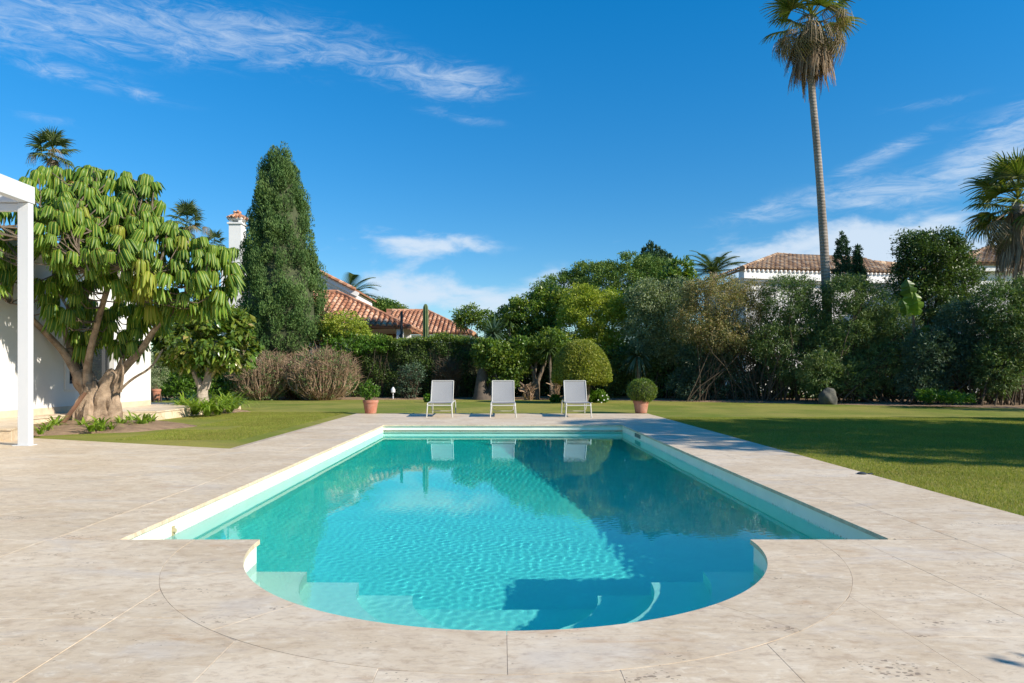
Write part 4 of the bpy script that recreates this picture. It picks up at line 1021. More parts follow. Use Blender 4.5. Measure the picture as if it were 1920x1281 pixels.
# ------------------------------------------------------------------ strap-leaved clumps
def strap_clump(seed, n, Ls, W, mat):
    r = random.Random(seed); V = []; Fc = []; rn = []
    for k in range(n):
        a = r.uniform(0, 6.28); ca, sa = math.cos(a), math.sin(a); L_ = Ls * r.uniform(.6, 1.15); th = R(r.uniform(48, 86)); end = R(r.uniform(-50, 20)); p = Vector((r.uniform(0, .06), 0, 0)); w0 = W * r.uniform(.7, 1.2)
        st = len(V); m_ = 5
        for i in range(m_ + 1):
            t = i / m_; an = th + (end - th) * t ** 1.4
            if i: p = p + Vector((math.cos(an), 0, math.sin(an))) * L_ / m_
            w = w0 * (1 - t ** 2.2) * .5 + .001
            for s in (-1, 1): y = s * w; V.append((p.x * ca - y * sa, p.x * sa + y * ca, p.z + (0 if i else -.02)))
        for i in range(m_): q = st + 2 * i; Fc.append((q, q + 1, q + 3, q + 2)); rn.append(min(1, .25 + .5 * r.random() + .25 * i / m_))
    me = bpy.data.meshes.new('strap_clump'); me.from_pydata(V, [], Fc); x = me.attributes.new('rnd', 'FLOAT', 'FACE'); x.data.foreach_set('value', rn); me.materials.append(mat); me.polygons.foreach_set('use_smooth', [True] * len(Fc)); return me
sc = [strap_clump(k, 85, .74, .05, LM['strap']) for k in range(3)]; ss = [strap_clump(20 + k, 22, .36, .040, LM['strap']) for k in range(3)]
r = random.Random(12); CL = [(345, 771), (366, 777), (388, 779), (408, 777), (430, 773), (374, 766), (398, 766), (420, 765), (356, 764), (440, 768)]
names_ = ['leftmost clump', 'second clump from the left', 'front middle clump', 'clump just right of the trunk', 'right front clump', 'rear clump left of the trunk', 'rear clump right of the trunk', 'rear right clump', 'rear left clump', 'rightmost clump']
for i, (px, py) in enumerate(CL):
    p = gnd(px, py + 2); o = link('strap_leaf_plant', sc[i % 3]); o.location = (p.x, p.y, .04); o.rotation_euler.z = r.uniform(0, 6); s = r.uniform(.85, 1.1); o.scale = (s, s, s)
    tag(o, f'green strap-leaved plant under the small round tree, {names_[i]}', 'plant', 'strap-leaved plants under the small round tree')
CL = [(88, 806, .8, 'nearest the white post'), (103, 800, .9, 'beside the timber prop'), (155, 800, .8, 'in front of the trunk base, left'), (172, 806, .9, 'in front of the trunk base, middle'), (190, 804, 1.0, 'in front of the trunk base, right'), (228, 797, .85, 'right of the trunk'), (248, 792, 1.0, 'between trunk and stone riser'), (268, 796, 1.05, 'right group, in front'), (284, 793, .9, 'rightmost in the bed'), (210, 803, .6, 'small one right of the trunk foot'), (76, 812, .55, 'dry one at the left tip')]
for i, (px, py, s, nm) in enumerate(CL):
    p = gnd(px, py, .06); o = link('young_strap_plant', ss[i % 3]); o.location = (p.x, p.y, .05); o.rotation_euler.z = r.uniform(0, 6); o.scale = (s * 1.15, s * 1.15, s * 1.15)
    tag(o, f'low strap-leaved plant by the umbrella tree, {nm}', 'plant', 'low plants in the soil bed of the umbrella tree')

# ------------------------------------------------------------------ cypress
def cypress():
    Y = 30; s = Y / F; root = tag(empty('cypress', (at(530, 0, Y).x, Y, 0)), 'tall dense dark green cypress standing before the neighbouring house', 'tree')
    r = np.random.default_rng(8)
    prof_y = np.array([281, 300, 330, 370, 420, 480, 540, 590, 620, 650, 672]); xl = np.array([519, 505, 492, 483, 475, 465, 455, 452, 457, 470, 500]); xr = np.array([527, 541, 554, 565, 576, 590, 600, 604, 600, 582, 545])
    m_ = 620; cy = 284 + (672 - 281) * r.random(m_) ** .8
    L0, R0 = np.interp(cy, prof_y, xl), np.interp(cy, prof_y, xr); th = r.uniform(0, 2 * np.pi, m_)
    # vertical billows, as on an old cypress
    lob = .95 + .06 * np.sin(th * 5 + cy * .035) + .05 * np.sin(th * 9 - cy * .05) + r.normal(0, .055, m_)
    hw = (R0 - L0) / 2 * lob; cx = (L0 + R0) / 2; f = 1 - .16 * r.random(m_) ** 2
    C0 = np.stack([(cx + hw * np.cos(th) * f - VX) * s, Y + hw * np.sin(th) * f * s, H - (cy - VY) * s], -1)
    D = np.stack([np.cos(th), np.sin(th), .6 + 0 * th], -1)
    n = 110000; i = r.integers(0, m_, n); cs = r.uniform(.20, .38, m_)
    off = r.normal(size=(n, 3)); off /= np.linalg.norm(off, axis=1)[:, None]; off *= (1 - .35 * r.random(n) ** 2)[:, None] * np.array([.8, .8, 1.45]); P = C0[i] + off * cs[i][:, None]
    Nn = D[i] * .35 + np.array([0, 0, .6]) + off * 1.0; Nn /= np.linalg.norm(Nn, axis=1)[:, None]
    rn = np.clip(r.random(m_)[i] * .55 + r.random(n) * .45, 0, 1)
    adopt(leaves('crown', P, Nn, rn, .12, .034, LM['cypress'], None, 0, .5, .3, 12), root)
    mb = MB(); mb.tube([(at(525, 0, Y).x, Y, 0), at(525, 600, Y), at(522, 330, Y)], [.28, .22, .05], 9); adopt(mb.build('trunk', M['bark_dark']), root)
    # added solid core, inner shade in its dark colour, so no sky shows through
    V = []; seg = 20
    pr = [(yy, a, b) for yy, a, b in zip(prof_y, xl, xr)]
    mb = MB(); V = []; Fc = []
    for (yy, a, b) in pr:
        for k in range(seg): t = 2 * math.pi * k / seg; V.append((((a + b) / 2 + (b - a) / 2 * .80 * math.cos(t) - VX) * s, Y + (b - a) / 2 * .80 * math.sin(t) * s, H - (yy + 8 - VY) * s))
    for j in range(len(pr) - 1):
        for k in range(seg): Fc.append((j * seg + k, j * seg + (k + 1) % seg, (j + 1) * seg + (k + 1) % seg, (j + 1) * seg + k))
    mb.add(V, Fc + [tuple(range(seg)), tuple(range((len(pr) - 1) * seg, len(pr) * seg))[::-1]]); adopt(mb.build('dark_core', M['leaf_core'], None, True), root)
cypress()

# ------------------------------------------------------------------ bare twig bushes
def twig_bush(name, label, px, Y, wpx, hpx, n, seed, mat, leafmat=None, nleaf=0, lean=0, group=None, thick=.011):
    c = at(px, 0, Y); s = Y / F; root = tag(empty(name, (c.x, Y, 0)), label, 'shrub', group); r = random.Random(seed); mb = MB()
    W, Hh = wpx * s / 2, hpx * s
    for k in range(n):
        a = r.uniform(0, 6.28); q = r.random() ** .6; e = Vector((c.x + W * q * math.cos(a) + lean * q, Y + W * .75 * q * math.sin(a), Hh * (1 - .28 * q ** 2.2) * r.uniform(.55, 1.05)))
        b = Vector((c.x + .35 * W * q * math.cos(a) + r.uniform(-.1, .1), Y + .3 * W * q * math.sin(a), -.02)); m1 = b.lerp(e, .45) + Vector((math.cos(a), math.sin(a), 0)) * W * .18 * q + Vector((r.uniform(-.06, .06), 0, 0))
        t0 = thick * r.uniform(.7, 1.5); P = [b, b.lerp(m1, .5) + Vector((r.uniform(-.06, .06), 0, 0)), m1, m1.lerp(e, .5) + Vector((r.uniform(-.11, .11), r.uniform(-.1, .1), 0)), e + Vector((r.uniform(-.08, .08), 0, 0))]
        mb.tube(P, [t0 * 1.5, t0 * 1.2, t0, t0 * .8, t0 * .4], 3, False)
        for _ in range(7):
            u = r.uniform(.25, .95); o_ = m1.lerp(e, u) if u > .4 else b.lerp(m1, u); d = Vector((r.gauss(0, 1), r.gauss(0, 1), r.uniform(.3, 1.6))).normalized() * r.uniform(.12, .34)
            d += Vector((math.cos(a), math.sin(a), 0)) * .1; mb.tube([o_, o_ + d * .6, o_ + d], [t0 * .6, t0 * .5, t0 * .3], 3, False)
    adopt(mb.build('branches', mat), root)
    if nleaf:
        P, Nn, rn = sample_crown([(c.x, Y, Hh * .45, W * .95, W * .7, Hh * .5)], nleaf, .12, 12, .5, seed, 1); adopt(leaves('foliage', P, Nn, rn, .09, .03, leafmat, seed=seed), root)
    return root
twig_bush('bare_shrub', 'wide dry leafless shrub left of the dried pair, below the cypress', 490, 27.8, 134, 98, 420, 1, M['twig'], LM['oleander'], 7000)
twig_bush('bare_shrub', 'wide dry leafless shrub just right below the cypress', 603, 27.8, 146, 100, 500, 2, M['twig'], LM['oleander'], 8000)
twig_bush('reddish_bare_shrub', 'small reddish bare shrub in the gap between the dry shrubs', 548, 28.4, 50, 90, 110, 3, plain('red_brown_twigs', (.24, .13, .08), .9, .2, 3, 0), LM['brownish'], 700)
twig_bush('reddish_bare_shrub', 'reddish brown bare climber rising between cypress and leafy bush', 612, 30.6, 52, 175, 150, 4, plain('red_brown_twigs_tall', (.20, .11, .08), .9, .2, 3, 0), LM['brownish'], 1800)
twig_bush('round_twig_shrub', 'round grey twiggy shrub against the hedge behind the left lounger', 840, 29.0, 48, 82, 160, 5, M['twig_dark'], LM['bluish'], 700)
twig_bush('thin_grey_shrub', 'thin grey shrub at the hedge foot behind the left potted plant', 768, 28.9, 44, 62, 60, 6, M['twig_dark'], LM['bluish'], 900)
twig_bush('pale_stump_shrub', 'pale cut-back stump branches between two loungers', 990, 27.6, 24, 34, 9, 7, M['twig'], thick=.035)
twig_bush('pale_stump_shrub', 'pale cut-back stump branches left of the right lounger', 1038, 27.6, 26, 40, 10, 8, M['twig'], thick=.03)

# ------------------------------------------------------------------ hedge and shrubs left of centre
def hedge_box(name, label, x0, x1, y0, y1, h, n, mat, topmat, seed=1):
    root = tag(empty(name, ((x0 + x1) / 2, (y0 + y1) / 2, 0)), label, 'hedge'); r = np.random.default_rng(seed)
    nf = int(n * .62); nt_ = n - nf
    X = r.uniform(x0, x1, nf); Z = h * r.random(nf) ** .9; Y = y0 + np.abs(r.normal(0, .13, nf)) + .10 * np.sin(X * 2.1) + .1 * np.sin(Z * 3 + X * 3.3) + .06 * np.sin(X * 7 + Z * 5)
    keep = (np.sin(X * 5.3 + 1.7 * np.sin(Z * 4)) + np.sin(Z * 6.1 + X * 2.2) + r.normal(0, .8, nf)) > -1.1
    P = np.stack([X, Y, Z], -1)[keep]; Nn = np.tile([0, -1.0, .25], (len(P), 1)) + r.normal(size=(len(P), 3)) * .55; Nn /= np.linalg.norm(Nn, axis=1)[:, None]
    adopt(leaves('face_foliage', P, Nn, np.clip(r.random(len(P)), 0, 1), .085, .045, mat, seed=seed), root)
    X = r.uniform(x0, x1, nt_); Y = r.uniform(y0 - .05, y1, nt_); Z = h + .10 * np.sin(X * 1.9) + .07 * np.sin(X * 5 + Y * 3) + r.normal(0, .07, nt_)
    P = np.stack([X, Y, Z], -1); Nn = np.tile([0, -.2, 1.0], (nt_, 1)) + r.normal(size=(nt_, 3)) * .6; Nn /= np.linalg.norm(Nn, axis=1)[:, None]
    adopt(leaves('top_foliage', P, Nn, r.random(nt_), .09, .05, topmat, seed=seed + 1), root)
    mb = MB(); mb.box((x0 + .1, y0 + .32, 0), (x1 - .1, y1 - .15, h - .12)); adopt(mb.build('dark_core', M['leaf_core']), root)  # added solid dark body, the shade inside the hedge by colour
    mb = MB(); rr = random.Random(seed)
    for k in range(90):
        x = rr.uniform(x0, x1); y = y0 + rr.uniform(.05, .3); mb.tube([(x, y, 0), (x + rr.uniform(-.15, .15), y, h * .4), (x + rr.uniform(-.4, .4), y - .1, h * rr.uniform(.6, .95))], [.018, .012, .006], 3, False)
    adopt(mb.build('stem', M['twig_dark']), root)
    return root
hedge_box('clipped_hedge', 'tall clipped hedge, face coloured shade-dark and top sunlit green, behind the left lounger', at(655, 0, 30).x, at(905, 0, 30).x, 29.6, 31.2, 2.52, 30000, LM['hedge'], LM['citrus'], 3)  # two leaf colours paint the face as shaded and the top as sunlit
hedge_box('clipped_hedge', 'dark hedge behind the small round tree at the left', at(285, 0, 31).x, at(470, 0, 31).x, 30.6, 31.8, 2.6, 14000, LM['dark'], LM['dark'], 4)
shrub('leafy_bush', 'bright green round bush at the hedge foot left of the small tree trunk', 'bush', 27.5, [(330, 718, 42, 26), (305, 722, 26, 22), (352, 722, 24, 24)], 4200, .11, .06, LM['bright'], .16, 14, seed=5, nst=6)
shrub('leafy_bush', 'bright green bush right of the small tree trunk', 'bush', 27.8, [(415, 722, 34, 26), (395, 720, 24, 24)], 2800, .11, .06, LM['bright'], .16, 14, seed=6, nst=6)
shrub('leafy_bush', 'yellowish round bush above the hedge just right of the cypress', 'bush', 30.2, [(645, 610, 44, 26), (620, 622, 26, 26), (672, 622, 24, 20)], 5200, .11, .055, LM['yellowgreen'], .2, 18, seed=7, nst=8)
shrub('leafy_bush', 'green leafy bush spilling over the left end of the hedge', 'bush', 29.8, [(650, 650, 46, 24), (625, 640, 22, 20), (700, 648, 40, 14)], 4200, .11, .055, LM['bright'], .18, 14, seed=8, nst=8)
shrub('blue_grey_shrub', 'low blue-grey shrub at the hedge foot between left pot and lounger', 'shrub', 28.8, [(772, 700, 26, 22), (762, 728, 20, 20)], 2600, .09, .03, LM['bluish'], .16, 14, seed=9, nst=8)
shrub('rosemary_bush', 'soft grey-green bush in the corner by the white house end', 'bush', 26.0, [(296, 688, 18, 34), (290, 708, 14, 24)], 3000, .10, .018, LM['olive'], .16, 14, seed=10, nst=8)
# columnar cactus over the hedge
def cactus(px, py0, py1, Y, wpx, label):
    c = at(px, py0, Y); b = at(px, py1, Y); root = tag(empty('columnar_cactus', (c.x, Y, 0)), label, 'cactus'); w = wpx * Y / F / 2; V = []; Fc = []; seg = 32
    zs = [0, b.z, (b.z + c.z) / 2, c.z - .35, c.z - .12, c.z - .02, c.z]; rs = [.95, 1, 1.02, 1, .82, .45, .1]
    for z, q in zip(zs, rs):
        for k in range(seg): a = 2 * math.pi * k / seg; rr = w * q * (1 + .2 * math.cos(8 * a)); V.append((c.x + rr * math.cos(a), Y + rr * math.sin(a), z))
    for j in range(len(zs) - 1):
        for k in range(seg): Fc.append((j * seg + k, j * seg + (k + 1) % seg, (j + 1) * seg + (k + 1) % seg, (j + 1) * seg + k))
    mb = MB(); mb.add(V, Fc + [tuple(range((len(zs) - 1) * seg, len(zs) * seg))]); adopt(mb.build('column', plain('cactus_green', (.085, .13, .04), .6, .2, 6, .3), None, True), root)
cactus(798, 570, 640, 32.0, 9, 'tall green column cactus rising above the hedge')
cactus(707, 625, 640, 32.2, 5, 'short cactus tip in front of the dark porch')

# ------------------------------------------------------------------ trees and shrubs right of centre
MT = M['bark_dark']
shrub('umbrella_pine', 'broad flat-topped umbrella pine behind the garden', 'tree', 46, [(1150, 530, 100, 42), (1070, 545, 70, 34), (1220, 520, 75, 34), (1180, 505, 70, 28), (1030, 562, 40, 24), (1130, 565, 110, 40), (1240, 548, 60, 40), (1098, 520, 45, 25)], 52000, .14, .05, LM['pine'], .44, 75, seed=20, nst=14, st_r=.09, stem_name='trunk', foliage='crown', up=.4, flat=.7, spread=.4)
shrub('dark_conifer', 'dark conifer with blunt spikes topping the pine', 'tree', 50, [(1222, 500, 36, 26), (1208, 482, 6, 20), (1220, 474, 7, 22), (1232, 480, 6, 22), (1243, 486, 6, 20), (1255, 494, 6, 18), (1198, 498, 8, 16), (1250, 505, 20, 20)], 12000, .17, .06, LM['conifer'], .20, 20, seed=21, nst=6, st_r=.12, stem_name='trunk', foliage='crown', up=1.2)
shrub('loquat_tree', 'small tree with coarse rosettes at the pine\'s right shoulder', 'tree', 40, [(1275, 505, 22, 22), (1262, 520, 26, 20), (1290, 530, 20, 22)], 1700, .34, .10, LM['citrus'], .30, 12, seed=22, nst=5, stem_name='trunk', foliage='crown')
shrub('small_open_tree', 'small open-crowned tree at the end of the tiled roof', 'tree', 38, [(878, 590, 26, 18), (905, 600, 26, 18), (868, 602, 16, 14), (925, 608, 20, 16)], 4600, .15, .07, LM['citrus'], .3, 18, seed=23, nst=7, st_r=.05, stem_name='trunk', foliage='crown')
shrub('fruit_tree', 'dark leafy fruit tree with yellow flecks left of the yellow-green bush', 'tree', 31, [(990, 600, 52, 44), (955, 625, 46, 40), (1020, 590, 40, 38), (1010, 640, 50, 44), (940, 660, 40, 40), (1030, 560, 34, 22), (965, 590, 30, 24)], 28000, .12, .055, LM['citrus'], .3, 55, seed=24, nst=10, st_r=.05, stem_name='trunk', foliage='crown')
shrub('yellow_green_tree', 'airy yellow-green tree catching the sun above the clipped dome', 'tree', 29.5, [(1115, 590, 56, 44), (1090, 560, 36, 26), (1145, 610, 36, 40), (1080, 610, 34, 44), (1120, 655, 54, 36), (1150, 570, 26, 26)], 30000, .09, .036, LM['yellowgreen'], .28, 50, seed=25, nst=10, st_r=.04, stem_name='trunk', foliage='crown')
shrub('thick_trunk_tree', 'dark round tree on a thick flared trunk between left and middle loungers', 'tree', 28.3, [(935, 672, 42, 30), (960, 690, 30, 24), (915, 660, 30, 26), (945, 715, 26, 16), (975, 660, 26, 28)], 13000, .12, .055, LM['citrus'], .22, 22, seed=26, nst=4, st_r=.05, stem_name='trunk', foliage='crown',
      trunk=[([(906, 756, 0), (903, 738, 0), (902, 722, 0), (906, 700, 0), (915, 678, 0)], [24, 15, 11, 10, 7]), ([(922, 756, .1), (920, 735, .1), (925, 715, .1), (935, 690, .1)], [14, 9, 7, 5]), ([(884, 757, -.1), (895, 744, 0), (901, 730, 0)], [6, 7, 6])], stmat=plain('grey_fig_bark', (.11, .085, .065), .9, .2, 9, .5))
def multi(name, label, px, Y, ends, r0, mat, seed, top):
    pass
shrub('slender_tree', 'slender many-stemmed tree between the loungers with bare pale stems', 'tree', 28.4, [(1010, 655, 34, 26), (1035, 640, 30, 24)], 5000, .12, .05, LM['citrus'], .22, 20, seed=27, nst=0, stem_name='trunk', foliage='crown',
      trunk=[([(1006, 754, 0), (1004, 720, 0), (998, 690, 0), (985, 665, 0)], [5, 4, 3, 2]), ([(1007, 754, 0), (1008, 715, 0), (1018, 690, 0), (1030, 660, 0)], [5, 4, 3, 2]), ([(1005, 754, .1), (1000, 725, .1), (1004, 690, .1), (1008, 650, .1)], [4, 3, 3, 2])], stmat=M['bark'])
# clipped dome
def dome():
    Y = 25.0; s = Y / F; c = at(1090, 714, Y); root = tag(empty('clipped_dome_tree', (c.x, Y, 0)), 'clipped dome-shaped tree with sunlit yellow-green top', 'tree')
    Rw, Hh = 55.5 * s, 75 * s; r = np.random.default_rng(2); n = 30000
    th = r.uniform(0, 2 * np.pi, n); u = r.random(n) ** .62; ph = u                      # u: 0 top, 1 rim
    rad = Rw * np.sin(ph * np.pi / 2) ** .92; z = c.z + Hh * (np.cos(ph * np.pi / 2) ** 1.12) ; lump = 1 + .025 * np.sin(th * 6 + ph * 5) + r.normal(0, .018, n)
    P = np.stack([c.x + rad * np.cos(th) * lump, Y + rad * np.sin(th) * lump, z * (1 + 0 * th) + r.normal(0, .02, n)], -1)
    D = np.stack([np.cos(th) * np.sin(ph * 1.45), np.sin(th) * np.sin(ph * 1.45), np.cos(ph * 1.45)], -1)
    k = int(n * .12); P[:k, 0] = c.x + (P[:k, 0] - c.x) * r.random(k) ** .5; P[:k, 1] = Y + (P[:k, 1] - Y) * r.random(k) ** .5; P[:k, 2] = c.z + r.normal(-.03, .05, k); D[:k] = [0, 0, -1]
    Nn = D + r.normal(size=(n, 3)) * .5; Nn /= np.linalg.norm(Nn, axis=1)[:, None]
    adopt(leaves('crown', P, Nn, r.random(n), .075, .045, LM['dome'], None, seed=3), root)
    mb = MB(); mb.lathe([(Rw * .9, .03), (Rw * .93, .12), (Rw * .78, Hh * .42), (Rw * .52, Hh * .72), (Rw * .2, Hh * .9)], (c.x, Y, c.z), 28); adopt(mb.build('dark_core', M['leaf_core'], None, True), root)
    mb = MB()
    for a, b, w in (((1100, 752), (1104, 715), 5), ((1062, 752), (1060, 712), 3.5), ((1086, 752), (1092, 714), 3)): mb.tube([at(a[0], a[1] + 4, Y), at((a[0] + b[0]) / 2 + 2, (a[1] + b[1]) / 2, Y), at(b[0], b[1] - 6, Y)], w * s * .55, 8, True, .3)
    adopt(mb.build('trunk', M['bark'], None, True), root)
dome()
def spiky(name, label, px, py, Y, Ls, n, seed, trunk=True, down=.3, mat='bluish', W=.05):
    c = at(px, py, Y); root = tag(empty(name, (c.x, Y, 0)), label, 'plant'); r = random.Random(seed); V = []; Fc = []; rn = []
    for k in range(n):
        d = Vector((r.gauss(0, 1), r.gauss(0, 1), r.gauss(.25, .8))).normalized(); sd = d.cross(Vector((0, 0, 1))).normalized() if abs(d.z) < .98 else Vector((1, 0, 0)); L_ = Ls * r.uniform(.7, 1.1); st = len(V); p = c.copy(); m_ = 4
        for i in range(m_ + 1):
            t = i / m_; w = W * (1 - t ** 2) * .5 + .002; V += [tuple(p + sd * w), tuple(p - sd * w)]; p = p + (d + Vector((0, 0, -down * t * 2))).normalized() * L_ / m_
        for i in range(m_): q = st + 2 * i; Fc.append((q, q + 1, q + 3, q + 2)); rn.append(r.random())
    me = bpy.data.meshes.new(name); me.from_pydata(V, [], Fc); x = me.attributes.new('rnd', 'FLOAT', 'FACE'); x.data.foreach_set('value', rn); adopt(link('leaves', me, LM[mat]), root)
    mb = MB(); mb.tube([(c.x + .1, Y + .1, 0), (c.x + .05, Y, c.z * .5), tuple(c)], [.09, .07, .06], 7, True, .2); adopt(mb.build('trunk', M['bark'], None, True), root)
spiky('dragon_tree', 'spiky blue-green dragon tree rosette at the right end of the hedge', 925, 625, 29.0, 1.0, 150, 1)
spiky('dragon_tree', 'spiky dragon tree rosette low above the middle lounger', 905, 655, 28.6, .8, 110, 2)
spiky('dragon_tree', 'dark spiky rosette left of the clipped dome', 1030, 655, 28.0, .95, 150, 3, mat='dark')
spiky('dragon_tree', 'drooping spiky rosette behind the right clipped ball', 1195, 668, 27.5, 1.0, 150, 4, down=.7)
spiky('dragon_tree', 'dark spiky rosette above the dragon trees', 955, 600, 30.3, .8, 100, 5, mat='dark')
shrub('flowering_plant', 'bright green leafy clump with white flowers right of the right lounger', 'plant', 25.5, [(1116, 745, 20, 12), (1105, 743, 12, 10), (1128, 748, 10, 8)], 1500, .13, .08, LM['bright'], .12, 10, seed=28, nst=0)
shrub('flowering_plant', 'small bright green plant left of the right lounger', 'plant', 25.7, [(1042, 748, 9, 8)], 350, .11, .07, LM['bright'], .1, 8, seed=29, nst=0)
shrub('flowering_plant', 'small bright green plant behind the left lounger', 'plant', 25.7, [(804, 748, 8, 7)], 300, .11, .07, LM['bright'], .1, 8, seed=30, nst=0)
# tall loose boundary shrubs, from centre to right edge
BG = 'tall loose shrubs along the right boundary'
def bshrub(name, label, Y, blobs, n, mat, L_=.125, W=.045, clump=.26, nst=26, st_r=.028, seed=1, spread=.9, per=20, shell=.5, stm=None):
    return shrub(name, label, 'shrub', Y, blobs, int(n * 1.35), L_, W, LM[mat], clump, per, shell, nst, st_r, stm or M['twig_dark'], BG, seed, spread=spread)
bshrub('olive_shrub', 'grey-green olive-like shrub left of the brownish one', 28.5, [(1215, 560, 42, 36), (1255, 590, 50, 50), (1210, 620, 40, 44), (1270, 545, 30, 24), (1245, 650, 44, 40)], 24000, 'olive', .10, .03, .24, 16, seed=40)
bshrub('dark_shrub', 'dark shrub behind the right potted ball', 28.8, [(1190, 690, 50, 50), (1240, 700, 50, 44), (1150, 700, 34, 46), (1285, 690, 40, 60)], 12000, 'dark', .12, .05, .26, 10, seed=41)
bshrub('brownish_shrub', 'big brownish-green shrub with bare leaning stems right of centre', 26.5, [(1340, 560, 62, 44), (1390, 590, 52, 50), (1300, 600, 46, 44), (1360, 630, 64, 34), (1420, 560, 34, 34), (1315, 545, 34, 22), (1420, 620, 30, 34)], 32000, 'brownish', .085, .028, .22, 60, .022, seed=42, spread=1.7)
bshrub('understorey_shrub', 'thin understorey shrub below the brownish one', 27.2, [(1300, 720, 50, 36), (1370, 715, 60, 40), (1330, 670, 60, 30)], 9000, 'bluish', .09, .03, .22, 30, .018, seed=43, spread=1.6)
bshrub('oleander_shrub', 'tall dark shrub left of the tall palm trunk', 25.8, [(1470, 560, 44, 44), (1505, 600, 44, 54), (1530, 570, 26, 40), (1450, 640, 46, 46), (1500, 540, 30, 24), (1490, 690, 50, 40)], 19000, 'oleander', .12, .026, .22, 40, seed=44, spread=1.3)
bshrub('oleander_shrub', 'tall grey-green shrub just right of the tall palm trunk', 25.2, [(1590, 550, 44, 36), (1635, 570, 40, 40), (1600, 610, 50, 44), (1570, 650, 40, 50), (1640, 630, 40, 50)], 22000, 'oleander', .12, .026, .22, 40, seed=45, spread=1.3)
bshrub('oleander_shrub', 'dark hedge shrub between palm trunk and banana leaves', 24.6, [(1540, 700, 44, 44), (1600, 710, 50, 40), (1660, 690, 50, 50), (1690, 620, 34, 54)], 16000, 'oleander', .12, .03, .22, 40, seed=46, spread=1.5)
bshrub('oleander_shrub', 'blue-green shrub right of the banana leaves', 23.4, [(1750, 660, 54, 50), (1800, 610, 44, 50), (1830, 680, 54, 54), (1730, 720, 44, 30)], 22000, 'bluish', .12, .03, .22, 44, seed=47, spread=1.6)
bshrub('oleander_shrub', 'dark shrub at the far right edge below the right palm', 22.6, [(1880, 580, 46, 60), (1920, 640, 60, 60), (1870, 690, 46, 56), (1940, 560, 40, 50)], 24000, 'oleander', .12, .03, .22, 44, seed=48, spread=1.5)
shrub('dense_dark_tree', 'dense rounded dark tree with a sunlit left crown, right of the tall palm', 'tree', 27.5, [(1750, 500, 62, 44), (1720, 480, 40, 34), (1775, 470, 34, 28), (1705, 530, 40, 40), (1800, 530, 44, 40), (1750, 570, 70, 50), (1708, 448, 24, 18), (1765, 450, 26, 18), (1735, 445, 16, 14), (1800, 480, 24, 24)], 34000, .105, .042, LM['dark'], .36, 60, seed=49, nst=10, st_r=.07, stem_name='trunk', foliage='crown')
shrub('slim_conifer', 'slim pointed conifer just right of the tall palm trunk, the taller of two', 'tree', 27.0, [(1580, 485, 15, 34), (1580, 520, 20, 30), (1579, 462, 10, 22), (1579, 444, 4, 14)], 7000, .10, .03, LM['conifer'], .10, 16, seed=50, nst=2, stem_name='trunk', foliage='crown', up=.8)
shrub('slim_conifer', 'smaller pointed conifer right of the slim one', 'tree', 27.2, [(1608, 500, 10, 30), (1609, 520, 15, 26), (1608, 480, 6, 18), (1608, 468, 3, 10)], 4200, .11, .035, LM['conifer'], .14, 20, seed=51, nst=2, stem_name='trunk', foliage='crown', up=.8)
# dark evergreen row behind the loose shrubs
for i, (Yb, bl, lab) in enumerate([
 (31.5, [(925, 700, 50, 50), (985, 710, 50, 44), (1040, 700, 46, 50)], 'dark evergreen row behind the two trees at the hedge end'),
 (31.5, [(1100, 700, 50, 50), (1160, 690, 50, 60), (1220, 700, 50, 56), (1215, 620, 44, 44), (1260, 630, 30, 40)], 'dark evergreen behind the clipped dome'),
 (31.0, [(1290, 690, 50, 64), (1350, 700, 54, 60), (1400, 690, 50, 64), (1330, 640, 50, 40)], 'dark evergreen behind the brownish shrub'),
 (28.6, [(1510, 610, 40, 44), (1540, 660, 40, 40), (1455, 720, 44, 44), (1510, 725, 44, 36), (1560, 715, 44, 44), (1600, 660, 44, 60), (1450, 650, 30, 50)], 'dark evergreen behind the palm trunk'),
 (28.0, [(1640, 700, 50, 60), (1700, 690, 54, 66), (1765, 690, 50, 70), (1650, 620, 40, 50)], 'dark evergreen below the dense tree'),
 (26.2, [(1830, 700, 54, 64), (1890, 690, 54, 70), (1945, 690, 44, 70), (1850, 630, 50, 50)], 'dark evergreen at the right edge')]):
    shrub('evergreen_shrub', lab, 'shrub', Yb, bl, 11000, .16, .075, LM['dark'], .32, 22, .5, 16, .03, M['twig_dark'], 'dark evergreens behind the boundary shrubs', 100 + i, spread=1.5)
# hedge plants that continue past the right edge and round the lawn
for i, (x, y, h) in enumerate([(17.6, 19.6, 3.6), (19.4, 17.6, 3.8)]):
    root = tag(empty('oleander_shrub', (x, y, 0)), ['boundary shrub just past the right edge of the view', 'boundary shrub further past the right edge'][i], 'shrub', BG)
    bl = [(x, y, h * .55, 1.3, 1.2, h * .42), (x + .6, y - .4, h * .4, 1.0, 1.0, h * .35)]; P, Nn, rn = sample_crown(bl, 7000, .25, 20, .5, 60 + i); adopt(leaves('foliage', P, Nn, rn, .13, .04, LM['oleander'], seed=i), root)
    mb = MB(); stems_mb(mb, (x, y), bl, 14, .03, .01, 5 + i); adopt(mb.build('stem', M['twig_dark']), root)
